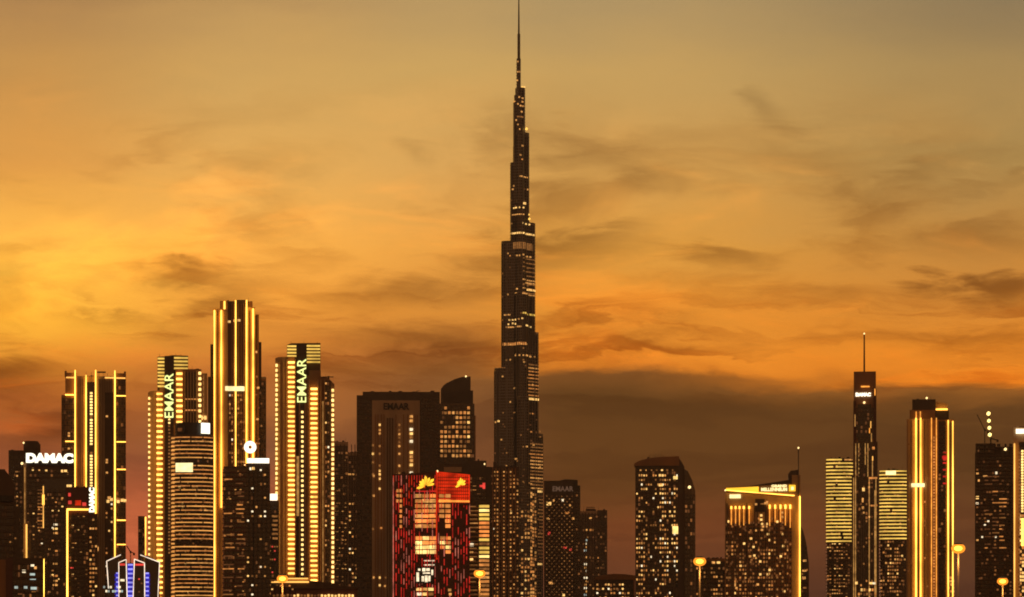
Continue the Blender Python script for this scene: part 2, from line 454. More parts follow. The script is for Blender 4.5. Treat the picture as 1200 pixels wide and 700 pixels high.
    def floors(b, x0, x1, y0, y1, pitch, th, mat, t=.45, name='spandrel_cladding', parent=None, pane=2.7, alive=.09):
        """slab edges, and between them the glazing: dark panes, drawn curtains, a few rooms with a faint glow"""
        bm = bmesh.new(); y = y0; gl = bmesh.new(); rg = random.Random(int(x0*7+y0*13))
        n = max(1, round((x1-x0)/pane)); w = (x1-x0)/n; zmin = min(y1, 724)
        while y < zmin:
            b.band_into(bm, x0, x1, y, y+th, t, .02)
            if y+pitch < zmin and pitch-th > 1.2:
                for i in range(n):
                    r = rg.random(); mi = 0 if r < .46 else 1 if r < .66 else 2 if r < 1-alive else 3 if r < 1-alive*.2 else 4
                    px, py = x0+w*(i+.5), y+th+(pitch-th)*.5; c, a = b.place(px, py, .02+.12); a += rg.gauss(0, .02)
                    add_obox(gl, c, a, w*.8*b.s, .1, (pitch-th)*.8*b.s, mi)
            y += pitch
        o = b.add('glazing', gl, ['dark glass','blue glass','curtained glass','lit faint','lit ember'], parent); o['kind'] = 'stuff'
        return b.add(name, bm, mat, parent)
    def fins(b, xs, y0, y1, w, mat, t=.7, name='mullion'):
        bm = bmesh.new()
        for x in xs:
            z1, z0 = b.Z(y0), b.Z(y1); c, a = b.place(x, (y0+y1)/2, .02+t/2)
            add_obox(bm, (c[0], c[1], (z0+z1)/2), a, w*b.s, t, z1-z0)
        return b.add(name, bm, mat)
    def text(b, s, px0, px1, py0, py1, mat, rot=0.0, t=.4, off=.5, bold=.03, name='sign', parent=None):
        cu = bpy.data.curves.new('sign', 'FONT'); cu.body = s; cu.extrude = .05; cu.offset = bold
        to = bpy.data.objects.new('sign', cu); COL.objects.link(to)
        dg = bpy.context.evaluated_depsgraph_get()
        me = bpy.data.meshes.new_from_object(to.evaluated_get(dg))
        bpy.data.objects.remove(to); bpy.data.curves.remove(cu)
        me.transform(Matrix.Rotation(rot, 4, 'Z'))
        xs = [v.co.x for v in me.vertices]; ys = [v.co.y for v in me.vertices]
        w, h = (px1-px0)*b.s*b.c, (py1-py0)*b.s
        kx, ky = w/(max(xs)-min(xs)), h/(max(ys)-min(ys)); mx, my = (max(xs)+min(xs))/2, (max(ys)+min(ys))/2
        for v in me.vertices:
            x, y, z = (v.co.x-mx)*kx, (v.co.y-my)*ky, v.co.z
            v.co = (x, -z*t/.1, y)
        me.materials.clear(); me.materials.append(MATS[mat])
        o = bpy.data.objects.new(name, me); COL.objects.link(o); o.parent = parent or b.root
        c, a = b.place((px0+px1)/2, (py0+py1)/2, off)
        o.location = c; o.rotation_euler = (0, 0, a)
        return o
    def mast(b, name, px, dep, py0, py1, w0, w1, mat, n=8):
        bm = bmesh.new(); add_bar(bm, (b.X(px), b.Y(dep), b.Z(py1)), (b.X(px), b.Y(dep), b.Z(py0)), w0*b.s/2, w1*b.s/2, n)
        return b.add(name, bm, mat)
    def lamp(b, name, px, py, r, mat, dep=None):
        bm = bmesh.new(); y = b.front(px, py)[0] if dep is None else dep
        bmesh.ops.create_icosphere(bm, subdivisions=1, radius=r*b.s, matrix=Matrix.Translation((b.X(px), b.Y(y)-r*b.s, b.Z(py))))
        return b.add(name, bm, mat)

def roof_clutter(b, x0, x1, row, n, dep=7):
    """cooling units, vent hoods and thin aerials standing on a roof"""
    rg = random.Random(int(x0*31+row)); x = x0
    step = (x1-x0)/max(1, n)
    for i in range(n):
        w = min(step*.8, rg.uniform(1.6, 5.0)); h = rg.uniform(.7, 2.0); cx = x0+step*(i+.5)+rg.uniform(-.2, .2)*step
        z = b.Z(row); bm = bmesh.new(); y0 = b.Y(dep+rg.uniform(-2, 2))
        if rg.random() < .3:
            add_bar(bm, (b.X(cx), y0, z-.5), (b.X(cx), y0, z+rg.uniform(2.5, 6)*b.s), .14*b.s, .09*b.s, 5); b.add('aerial', bm, 'black metal')
        else:
            add_obox(bm, (b.X(cx), y0, z+h*b.s/2-.2), 0, w*b.s, 2.4*b.s, h*b.s+.4); add_obox(bm, (b.X(cx)+.1, y0, z+h*b.s+.1), 0, w*.6*b.s, 1.4*b.s, .35*b.s)
            b.add('cooling_unit', bm, rg.choice(['dark concrete', 'black metal', 'dark cladding']))

def pick(pal):
    r = random.random()*sum(w for _, w in pal)
    for m, w in pal:
        r -= w
        if r <= 0: return m
    return pal[-1][0]
WARM = [('lit warm', 4), ('lit bright', 2), ('lit dim', 4), ('lit amber', 2), ('lit white', 1), ('lit faint', 4)]
DIM = [('lit dim', 5), ('lit faint', 6), ('lit warm', 1.2), ('lit amber', 1)]
def patch(x, y, cw=9.0, ch=17.0):
    """some clusters of flats are busier than others"""
    return random.Random(int(x/cw)*131+int(y/ch)*17).uniform(.25, 1.5)
def grid(x0, x1, y0, y1, px, py, w, h, prob, pal, jit=0.0):
    """lit cells of a window grid; prob may be a function of (x, y)"""
    out = []; y = y0
    y1 = min(y1, 716)
    while y+h <= y1:
        x = x0
        while x+w <= x1+.01:
            p = prob(x, y) if callable(prob) else prob
            if random.random() < p:
                ww = w*(1-jit*random.random()); hh = h*(1-jit*random.random())
                out.append((x+(w-ww)/2, x+(w+ww)/2, y+(h-hh), y+h, pick(pal)))
            x += px
        y += py
    return out

# ------------------------------------------------------------------ the setting
def sheet(name, pts, z, mat):
    bm = bmesh.new(); bm.faces.new([bm.verts.new((x, y, z)) for x, y in pts])
    o = link_mesh(name, bm, mat); o['kind'] = 'structure'; return o
sheet('ground', [(-2590,-55),(2590,-55),(2590,5190),(-2590,5190)], 0, 'sand')
# the road passes under the street lamps, running away to the left
RA, RB = Vector((29.4, 225)), Vector((-18.8, 280))
rd = (RB-RA).normalized(); rn = Vector((rd.y, -rd.x))       # rn points away from the camera side
if rn.y > 0: rn = -rn
def strip(a0, a1, o0, o1):
    return [tuple(RA+rd*a+rn*o) for a, o in ((a0,o0),(a1,o0),(a1,o1),(a0,o1))]
sheet('road', strip(-260, 420, 1.2, 12.2), .004, 'asphalt')
bm = bmesh.new()
for o0, o1 in ((.8, 1.2), (12.2, 12.6)):
    add_prism(bm, strip(-260, 420, o0, o1), 0.0, .14)
o = link_mesh('kerb', bm, 'kerb stone'); o['kind'] = 'structure'
bm = bmesh.new(); a = -255
while a < 415:
    for o0 in (4.8, 8.4):
        bm.faces.new([bm.verts.new((x, y, .008)) for x, y in strip(a, a+3, o0, o0+.12)])
    a += 9
o = link_mesh('road_markings', bm, 'road paint'); o['kind'] = 'structure'

# ------------------------------------------------------------------ the great spire tower
U_ = Building('spired_skyscraper', 'by far the tallest tower, a dark stepped needle rising past the top of the picture', 607.5, 4000)
b = U_
LA, RA_, FA = R(172), R(48), R(-66)
def wing(name, ang, tipx, top, w, mat='burj glass'):
    ln = max(1.0, (abs(tipx-607.5)-w)/abs(math.cos(ang)))
    return b.vol(name, stadium(607.5, 0, ang, ln, w), top, mat)
b.vol('core', oval(607.8, 2.5, 0, 2.5, 12), 69, 'burj glass')
b.vol('core_tier', oval(607.6, 5.2, 0, 5.2, 14), 112, 'burj glass')
b.vol('core_tier', oval(607.5, 6.5, 0, 6.5, 14), 172, 'burj glass')
b.vol('needle_tier', oval(608.0, 1.7, 0, 1.7, 10), 40, 'burj glass')
for tip, top, w in ((602.4,120,5.2),(597.8,191,6.0),(587.3,283,7.0),(579,432,7.6)): wing('wing_tier', LA, tip, top, w)
for tip, top, w in ((615.4,103,5.0),(620.3,155,5.6),(627.4,260,6.6),(631.4,388,7.2),(636.6,507,7.6)): wing('wing_tier', RA_, tip, top, w)
for tip, top, w in ((613.5,148,4.8),(615.5,236,5.8),(617.8,345,6.8),(620,466,7.4),(622.5,575,7.8),(625.5,661,8.2)): wing('wing_tier', FA, tip, top, w)
b.mast('spire', 608.0, 0, -8, 42, 2.3, 1.2, 'burj glass', 10)
# floor lines and stainless fins
bm = bmesh.new()
y = 75.0
while y < 722:
    x0 = 579 if y > 434 else 587.3 if y > 285 else 597.8 if y > 193 else 602.4 if y > 122 else 605
    x1 = 636.6 if y > 509 else 631.4 if y > 390 else 627.4 if y > 262 else 620.3 if y > 157 else 615.4 if y > 105 else 610
    b.band_into(bm, x0+.3, x1-.3, y, y+1.0, .45); y += 3.4
b.add('spandrel_cladding', bm, 'burj fin')
bm = bmesh.new()
for x, ya in ((583,436),(586,436),(590.5,287),(594,287),(600,195),(604,124),(608,150),(611.5,238),(613,105),(616.5,158),(619,347),(623,264),(626,392),(629,392),(633.5,511),(606,347),(615,468)):
    c, a = b.place(x, ya+4, .5)
    z0, z1 = 0, b.Z(ya)
    add_obox(bm, (c[0], c[1], (z0+z1)/2), a, .9, 1.3, z1-z0)
for i in range(27):
    x = 579.8+2.15*i
    tops = [t for l, t in ((579,434),(587.3,285),(597.8,193)) if x > l+.6] if x < 603 else [t for l, t in ((620.3,158),(627.4,262),(631.4,391),(636.6,510)) if x < l-.6]
    if not tops: continue
    ya = min(tops)
    for yb, yc in [(max(ya, lo), hi) for lo, hi in ((0,150),(150,238),(238,347),(347,468),(468,577),(577,663),(663,724)) if hi > ya]:
        c, a = b.place(x, (yb+yc)/2, .4); add_obox(bm, (c[0], c[1], (b.Z(yb+1)+b.Z(yc))/2), a, .45, 1.1, b.Z(yb+1)-b.Z(yc))
b.add('stainless_fin', bm, 'burj fin')
def lit(x0, x1, y, h, mat, bb=None, t=.7): return (bb or b).band('lit_floor', x0, x1, y, y+h, mat, t)
for x0, x1, y, h, m in ((609,618,207,1.6,'lit warm'),(600,614,252,1.4,'lit warm'),(599,626,273.4,2.0,'lit bright'),(601,624,285,8,'lit dim'),
        (612,626.5,367.4,2.0,'bar pale'),(593,611,383.4,1.7,'lit warm'),(590,598,369,1.4,'lit warm'),(589.5,618,402.5,3.2,'lit amber'),(590,617,404,1.5,'lit warm'),
        (620,631,466,2.4,'lit bright'),(606,613,137,1.5,'lit dim'),(612,626,345,1.3,'lit warm'),(617,627,338.5,2.2,'lit bright'),(616,626,331,1.8,'lit warm'),(629,636.4,574,2.4,'lit bright'),(629.5,636.4,659.5,2.2,'lit bright'),
        (610.5,615.4,101.4,1.6,'lit bright'),(583,586,493,2.2,'lit bright'),(580.5,582.5,494,2,'lit warm'),(579.5,592,431,1.3,'lit dim')):
    lit(x0, x1, y, h, m)
for y in range(303, 344, 5): lit(612+random.random()*3, 626.6, y, 1.3, random.choice(['lit dim','lit dim','lit faint','lit warm']))
for y in range(426, 464, 4): lit(617.5+random.random()*2, 630.5, y+.3, 1.4, random.choice(['lit dim','lit amber','lit dim','lit warm']))
for y in range(519, 574, 4): lit(619+random.random()*4, 635.5, y, 1.5, random.choice(['lit dim','lit amber','lit warm','lit dim']))
for y in range(580, 657, 4): lit(630+random.random()*2, 635.5, y, 1.3, random.choice(['lit dim','lit faint','lit dim']))
wl = []
def wdots(pts, mat='lit bright', w=1.8, h=1.7): wl.extend([(x-w/2, x+w/2, y, y+h, mat) for x, y in pts])
wdots([(607,72),(607,84),(606.5,94),(609,84)], 'lit warm', 1.2); wdots([(603,119),(608.5,114),(612,115),(610,124),(613,124),(607,122),(612,119)], 'lit warm')
wdots([(607,146),(609,152),(611,131),(605,141)], 'lit warm', 1.5)
wdots([(612,171),(610,182),(602,218),(601,222),(618,221)], 'lit warm')
wdots([(614.5,238.5)], 'lit bright', 2.6, 2.6)
wdots([(602,244),(605,244),(609,244),(613,244),(612,262),(616,262),(620,262)], 'lit bright', 1.7)
wdots([(606,300),(609,300),(613,299),(617,300),(621,300),(595,297),(595,345),(606,339),(605,344),(592,369)], 'lit warm')
wdots([(597,375),(601,375),(605,375),(612,374),(596,380),(601,379),(605,380),(617,382),(621,382)], 'lit bright')
wdots([(605,417),(609,417),(613,417),(617,417),(621,417),(626,416.5),(594,422),(598,421.5),(589,441),(603,455),(598,471),(614,425)], 'lit warm')
wdots([(605,538),(617,524),(588,515),(594,600)], 'lit warm', 2)
for x in (622, 624.5, 627):
    y = 578
    while y < 712:
        if random.random() < .72: wl.append((x-.8, x+.8, y, y+2.6, random.choice(['lit amber','lit warm','lit dim'])))
        y += 4
for x in (612, 616, 619):
    for y in range(600, 712, 5):
        if random.random() < .55: wl.append((x-.9, x+.9, y, y+2.4, random.choice(['lit amber','lit warm','lit dim','lit bright'])))
wl += grid(589, 630, 300, 700, 2.6, 6.8, 1.6, 1.5, .055, DIM)
wl += grid(599, 619, 160, 300, 2.4, 6.8, 1.4, 1.4, .05, DIM)
wl += grid(580, 634, 500, 700, 2.6, 5.1, 1.6, 1.5, .08, DIM)
b.many('window', wl, t=.9)
for x, y, r in ((617,151.5,1.8),(619.8,251,1.2),(620.4,257,1.6),(612.5,102,.8)): b.lamp('terrace_lamp', x, y, r, 'terrace glow')
b.finish()

# ------------------------------------------------------------------ left of the picture, front to back
# dark wedge-roofed block at the picture's edge
b = Building('dark_office', 'almost black block with a sloping shoulder cut off by the left edge of the picture', 4, 1150)
b.vol('body', rect(-30, 6, 0, 30), 550, 'dark concrete')
b.vol('shoulder', rect(6, 17, .3, 28), [(6,551),(10,556),(17,567)], 'dark concrete')
b.vol('lower_block', rect(17, 23, 1, 26), 596, 'dark cladding')
b.floors(-20, 16, 590, 700, 8, 2.0, 'dark cladding', alive=0); b.box('balcony', 0, 15, 581, 588, 'black metal', 1.6)
b.many('window', grid(8, 22, 600, 655, 3, 4.3, 2, 1.8, .10, DIM)); b.finish()
b = Building('low_office', 'low dark office with a plain reddish end wall below the black block on the left', 26, 950)
b.vol('end_wall', rect(-20, 7, 1, 22), 656, 'brown stone'); b.vol('pier', rect(7, 15, -.6, 22), 654, 'maroon cladding')
b.vol('body', rect(15, 51, 0, 24), 655, 'dark cladding'); b.floors(15.5, 50.5, 660, 722, 8.5, 1.6, 'dark concrete')
b.vol('parapet', rect(14.6, 51.4, -.5, 2), 654, 'dark concrete', 655.5, False)
b.many('window', [(26,30,668,671.5,'lit white'),(17,21,686,690,'lit cool'),(28,32,686.5,690,'lit cool'),(35,41,672,674.5,'lit cool'),(35,42,677,679.5,'lit cool'),(36,43,688,691,'lit cool'),(37,42,693,695.5,'lit dim'),(36,40,661,664,'lit white'),(40,43,664,667,'lit warm'),(21,26,694,697,'lit faint')]); b.finish()

b = Building('apartment_tower', 'plain dark apartment block with a taller plant tower behind the white rooftop sign', 29, 2400)
b.vol('body', rect(10, 29, 0, 26), 528, 'dark concrete'); b.vol('lift_tower', rect(27.5, 47.5, 3, 24), [(27.5,518),(30,516.5),(44,516.5),(47.5,521)], 'dark concrete')
b.floors(10.5, 28.5, 533, 700, 5.2, 1.6, 'dark cladding'); b.fins([16, 22], 530, 700, 1.0, 'dark cladding')
b.fins([31,35,39,43], 519, 540, .8, 'dark cladding')
b.lamp('roof_lamp', 27.6, 519, 1.2, 'beacon')
b.many('window', [(18,23,552.5,555,'lit dim'),(19,21,557,560,'lit warm')]+grid(11, 27, 560, 700, 4, 5.2, 2, 2.2, .22, DIM)); roof_clutter(b, 12, 27, 528, 4); b.finish()

b = Building('office_tower', 'dark blue office tower crowned by a bright white rooftop name sign', 57, 1750)
b.vol('body', rect(31, 87, 0, 44), 546, 'blue glass'); b.vol('end_fin', rect(27.5, 31, -1.5, 40), 543, 'grey concrete')
b.vol('front_wing', rect(52, 77, -5, 0), 572, 'blue glass'); b.vol('parapet', rect(30.8, 87.3, -.8, 2), 544.6, 'dark concrete', 549, False)
b.floors(31.5, 51.5, 560, 700, 5.0, 1.4, 'dark cladding'); b.floors(52.5, 76.5, 577, 700, 5.0, 1.2, 'dark cladding'); b.floors(32, 86.5, 549, 560, 5, 1.6, 'dark concrete')
b.fins([58, 64, 70], 574, 722, 1.1, 'dark concrete'); b.fins([36, 42, 47], 560, 722, .8, 'dark concrete')
b.box('sign_frame', 33, 86, 536, 546, 'black metal', .3, 1.0)
b.text('DAMAC', 30.5, 86, 531.5, 543, 'sign white', off=1.6, bold=.07)
b.lamp('beacon', 25.8, 543.8, 1.7, 'beacon', -2)
b.box('light_strip', 50.2, 51.4, 570, 619, 'strip soft', 1.2); b.box('light_strip', 49.6, 52, 580, 592, 'strip gold', 1.0)
b.box('light_strip', 49.8, 52.2, 655, 722, 'strip gold', 1.2); b.box('light_strip', 30.2, 32, 615, 655, 'strip soft', 2.4); b.box('light_strip', 28.6, 29.6, 548, 614, 'strip faint', .6)
for y in range(574, 620, 4): b.box('light_bar', 44, 49.8, y, y+1.2, random.choice(['lit faint','lit amber','lit dim']), .5)
for y in range(657, 716, 4): b.box('light_bar', 44, 49.4, y, y+1.6, random.choice(['lit dim','lit amber']), .5)
b.many('window', [(37.5,39.5,548.8,552,'lit bright'),(45,47,549.5,552,'lit warm'),(53,55.4,549,552.5,'lit bright'),(71.5,74,550,553.5,'lit bright'),(75,78.5,550,553,'lit bright'),(78.8,80,553.6,556,'lit warm'),
    (78,80.5,568,571,'lit bright'),(81,84,568,571,'lit bright')]+grid(53, 76, 578, 715, 3.8, 5, 2.2, 1.7, .10, WARM)
    + grid(32, 50, 596, 640, 3.2, 5, 2, 1.7, .2, WARM) + [(61.5+random.random()*2,67.5,y,y+2.2,pick(WARM)) for y in (603,614,619,624,645,650,660,674,680,685)])
roof_clutter(b, 34, 84, 545, 7, dep=12); b.finish()

b = Building('strip_lit_tower', 'broad brown tower with four gold strips and light crossbars, leftmost of the strip lit towers', 110, 2050)
b.vol('left_wing', rect(72, 90, 4, 44), 463, 'brown stone'); b.vol('upper_left_wing', rect(76.5, 90, 3, 40), 437, 'brown stone')
b.vol('body', rect(90, 112, 0, 50), 441, 'beige stone'); b.vol('body', rect(112, 134, 0, 50), 441, 'grey concrete')
b.vol('right_wing', rect(134, 147.6, 3, 46), 437, 'brown stone'); b.vol('recess', rect(101.6, 111.5, -.8, 2), 448, 'dark glass')
b.floors(72.3, 88, 467, 700, 6.2, 1.6, 'dark cladding'); b.floors(136, 147.4, 444, 700, 6.2, 1.6, 'dark cladding')
b.fins([92.5, 95, 97.5], 444, 722, .5, 'brown stone', .3)
b.fins([115.5, 118, 120.5, 123, 125.5, 128, 130.5], 444, 722, .6, 'dark concrete', .6)
b.vol('wall_panel', rect(123, 133, -.5, .2), 460, 'dark concrete')
for x, ya, yb in ((87.4,434,571), (100.2,440,571), (111.4,434,602), (134,434,656)): b.box('light_strip', x, x+1.35, ya, yb, 'strip gold', 2.0)
for x0, x1, y in ((76.5,87,462.4),(76.5,87,517),(77,86,549),(136,147.6,463),(136.5,147.6,517),(137,147.4,549.4),(137,147.4,609),(137,147.4,637.5)): b.band('light_strip', x0, x1, y, y+1.1, 'strip gold', .9)
for x0, x1 in ((77.5,87),(123,134),(136,147)): b.band('roof_light', x0, x1, 442, 443.4, 'strip soft', .7)
for x in (77,146.5): b.box('roof_pylon', x-1.2, x+1.2, 435, 442, 'brown stone', 3, 0, sink=2)
for x in (101,107,116,121,126): b.mast('mast', x, 8, 434.5+random.random()*3, 442, .5, .35, 'black metal', 5)
b.box('plant_room', 114, 124, 434.6, 436, 'black metal', 2, sink=6)
b.many('window', [(105.4,108.4,y,y+2.1,'dot gold' if random.random()<.9 else 'lit dim') for y in [460+3.5*i for i in range(32)] if abs(y-524) > 3]
    + [(124,126.5,y,y+2,'lit warm') for y in (487,538,541,553)] + grid(124, 132, 590, 690, 3, 5.2, 1.8, 2, .18, WARM)
    + [(x,x+3.2,584+(x%3),587.2+(x%3),'lit bright') for x in (125,129,133,137,141.5,145)] + [(126,130,582,585,'lit warm')]
    + [(79.5,82,y,y+2,'lit warm') for y in (507,510,525)] + grid(77, 86, 468, 560, 3, 6.2, 2, 2, .08, DIM) + [(113,115.5,y,y+5,'lit warm') for y in (641,)], t=.9)
b.box('sign', 126, 146, 583.5, 588, 'lit dim', .5, .3)
roof_clutter(b, 92, 132, 441, 6, dep=14); b.finish()

b = Building('office_tower', 'reddish dark office tower outlined by one gold strip, bright vertical sign on its corner', 95, 1450)
b.vol('body', rect(77, 104, 0, 30), 571, 'maroon cladding'); b.vol('side_bay', rect(104, 114.5, 1, 28), 602, 'maroon cladding')
b.floors(78, 103.5, 604, 722, 5.2, 1.2, 'dark cladding', .4); b.floors(104.5, 114, 606, 722, 5.2, 1.2, 'dark cladding', .4); b.fins([85,91,97], 601, 722, .6, 'dark cladding')
b.band('light_strip', 78.2, 104, 596.4, 598.3, 'strip gold', 1.2); b.box('light_strip', 78, 79.8, 598.3, 722, 'strip gold', 1.2)
b.box('sign_board', 103.8, 111.2, 570.5, 601.5, 'black metal', .4, .6)
b.text('DAMAC', 104.3, 110.9, 571.5, 600.5, 'sign white', rot=math.pi/2, off=1.1, bold=.07)
b.many('window', [(80,84,587,591,'lit red'),(88,95,586.5,592.5,'led red'),(96.5,101,589,593,'lit red'),(80,83,578,582,'lit red'),(82.5,86,665,667.6,'lit red')]
   + grid(81, 103, 604, 716, 3.2, 5.2, 2.2, 1.9, lambda x, y: .38 if 612 < y < 630 else .16, WARM) + grid(105, 114, 608, 716, 3.2, 5.2, 2.2, 2.2, lambda x, y: .75 if y > 662 else .3, [('lit amber',3),('lit warm',3),('lit bright',1),('lit dim',2)]))
roof_clutter(b, 79, 102, 571, 5, dep=10); b.finish()

b = Building('dark_tower', 'small plain dark tower with one lit edge against the pink sky beside the lettered tower', 167, 2700)
b.vol('body', rect(161.8, 171, 0, 14), 605, 'dark concrete'); b.box('light_strip', 170, 171.2, 606, 722, 'strip gold', 1.2)
b.floors(162, 169.6, 609, 650, 5, 1.2, 'dark cladding'); b.finish()

# low block outlined in white with blue bands
b = Building('pavilion_block', 'low block outlined by white light tubes with royal blue bands at the bottom left', 156, 1250)
b.vol('left_wing', rect(125, 139, 3, 26), [(125,657.5),(139,651)], 'dark glass'); b.vol('right_wing', rect(170, 187, 3, 26), [(170,650.5),(187,658)], 'dark glass')
b.vol('left_bay', rect(139, 148, 0, 26), [(139,659),(148,656)], 'dark glass'); b.vol('right_bay', rect(157, 170, 0, 26), [(157,656),(170,659)], 'dark glass')
b.vol('middle_bay', rect(148, 157, 1.5, 26), 660, 'dark glass')
def tube(p, q, w=1.0, mat='outline white'):
    bm = bmesh.new(); fy = -2.2
    add_bar(bm, (b.X(p[0]), b.Y(fy), b.Z(p[1])), (b.X(q[0]), b.Y(fy), b.Z(q[1])), w*b.s/2, n=8); b.add('light_tube', bm, mat)
for p, q in (((141.5,650.5),(125,658)),((125,658),(127.2,690)),((139.2,659.5),(147.7,656)),((139.2,659.5),(139.4,724)),((147.9,656),(149.5,724)),
             ((164.5,650.5),(187,659)),((187,659),(184,724)),((157.5,655.5),(169.3,659.8)),((157.5,655.5),(155.2,724)),((169.3,659.8),(169.8,724))): tube(p, q)
for i in range(12):
    y = 661+i*5.2
    b.box('light_bar', 149.6, 155.8, y, y+2.0, 'led blue pale', .6); b.box('blue_panel', 149, 156.5, y+2.1, y+5.0, 'led blue', .25)
for i in range(9):
    y = 671+i*5.2
    for x0, x1 in ((136,138.8),(170.4,174.5)):
        b.box('light_bar', x0, x1, y, y+1.7, 'led blue pale', .6)
    b.box('blue_panel', 134.6, 138.8, y+1.8, y+5, 'led blue', .25)
    b.box('blue_panel', 170.4, 175.5, y+1.8, y+5, 'led blue', .25)
b.box('sign', 140.5, 146.8, 660.5, 663, 'lit red', .4); b.box('sign', 158.5, 168.5, 660.8, 663, 'lit red', .4)
b.many('window', grid(121, 146, 687, 698, 2.6, 4.8, 2.2, 2.6, .7, [('lit cool',3),('lit white',2)]) + [(141,146,679,681.5,'lit white')] + grid(159, 168, 668, 712, 3, 5, 2, 1.6, .14, [('lit red',1),('lit faint',3)]), t=.5)
b.finish()

def crane(name, label, bx, by_top, base, d, jib, mats='black metal', group=None, w=1.3, lamps=()):
    """lattice tower crane: mast with bracing, jib and counter jib with ballast"""
    c = Building(name, label, bx, d, 'crane', group); s = c.s
    def lattice(nm, p, q, wd, n):
        bm = bmesh.new(); p, q = Vector(p), Vector(q); dr = (q-p)
        u = Vector((0,1,0)) if abs(dr.normalized().y) < .9 else Vector((1,0,0)); v = dr.normalized().cross(u)
        cs = [u*(wd/2)*i+v*(wd/2)*j for i, j in ((-1,-1),(1,-1),(1,1),(-1,1))]
        for k in cs: add_bar(bm, p+k, q+k, .16*s+.05, n=4)
        for i in range(n):
            a_, b_ = p+dr*(i/n), p+dr*((i+1)/n)
            for j in range(4): add_bar(bm, a_+cs[j], b_+cs[(j+1) % 4], .1*s+.04, n=4)
        return c.add(nm, bm, mats)
    X, Z = c.X, c.Z
    lattice('mast', (0,0,Z(base)), (0,0,Z(by_top)), w*s, 14)
    (jx, jy), (kx, ky) = jib
    j = lattice('jib', (0,0,Z(by_top+1)), (X(jx),0,Z(jy)), w*.8*s, 14)
    k = lattice('counter_jib', (0,0,Z(by_top+1)), (X(kx),0,Z(ky)), w*.8*s, 5)
    bm = bmesh.new(); add_box(bm, X(kx)-1.2*s, X(kx)+1.2*s, -.9*s, .9*s, Z(ky)-2.4*s, Z(ky)+.4*s); c.add('ballast', bm, 'dark concrete', k)
    bm = bmesh.new(); add_box(bm, -1.0*s, 1.2*s, -1.6*s, -.6*s, Z(by_top)-2.2*s, Z(by_top)+.2*s); c.add('cab', bm, mats)
    for x, y, r in lamps: c.lamp('lamp', x, y, r, 'crane lamp', 0)
    return c
crane('tower_crane', 'tiny dark crane standing between the two strip lit towers against the pink sky', 153, 646, 700, 1500, ((148.5,640),(157,648.5)), w=.9)

# ------------------------------------------------------------------ the two towers with glowing vertical letters
BART = 2.2
def bars(b, x0, x1, y0, y1, pitch, h, mat='bar gold', name='light_bar', keepout=None):
    b.many(name, [(x0, x1, y, y+h, mat) for y in [y0+pitch*i for i in range(int((min(y1,722)-y0)/pitch)+1)] if not (keepout and keepout[0] < y < keepout[1])], t=BART)
b = Building('lettered_tower', 'gold lit tower with glowing vertical letters left of the tallest strip lit tower', 208, 2250)
b.vol('left_wing', rect(173.5, 187, 3, 40), [(173.5,460),(178,458),(187,458)], 'beige stone')
b.vol('body', rect(187, 205, 0, 46), 440, 'brown stone'); b.vol('crown', rect(184.5, 220.5, 4, 40), [(184.5,418),(195,417.5),(201,416),(220.5,416.5)], 'dark concrete')
b.vol('right_wing', rect(205, 236, .8, 44), 432.5, 'brown stone'); b.vol('side_bay', rect(236, 243, 4, 40), 437, 'beige stone')
b.vol('letter_pier', rect(193, 203.5, -2, 2), 417.5, 'dark cladding')
b.fins([175, 180, 184, 188.4], 462, 722, 1.0, 'beige stone', .9, 'pier'); b.fins([206.4, 213.8, 216.6, 220, 223.5, 226.8, 230.2, 234.4], 435, 722, 1.0, 'beige stone', .8, 'pier')
bars(b, 184.8, 192.6, 419.5, 455, 4.1, 1.7, 'bar pale'); bars(b, 204, 220.2, 418.5, 431, 4.1, 1.7, 'bar pale')
bars(b, 183.5, 190.5, 461, 722, 6.3, 2.1); bars(b, 206.8, 213.6, 437, 722, 6.3, 2.2); bars(b, 173.8, 175.8, 466, 722, 6.3, 2.4, 'dot gold')
bars(b, 232.6, 235.8, 436, 722, 6.3, 3.0, 'dot gold'); bars(b, 238, 239.2, 440, 722, 6.3, 4.5, 'lit dim')
for y in (467, 480): b.band('light_strip', 217, 232, y, y+1.6, 'lit amber', .7)
for x in (218.3, 222, 225.3, 228.6): b.box('window_column', x-.7, x+.7, 436, 640, 'dark glass', .5, .05)
b.box('light_bar', 233.5, 242, 487, 491.5, 'lit bright', 1)
b.text('EMAAR', 192.8, 203.2, 438, 490, 'sign lime', rot=math.pi/2, off=.8, bold=.004)
b.box('sign_rail', 197.4, 198.6, 420, 494, 'black metal', .3, .1)
b.many('dot_light', [(197.2,199.4,491+4*i,493+4*i,'dot gold' if i < 2 else 'lit dim') for i in range(40)], t=.7)
for x in (187, 206, 212): b.mast('mast', x, 12, 413.5, 418, .5, .3, 'black metal', 5)
roof_clutter(b, 208, 234, 432.5, 5, dep=14); b.finish()

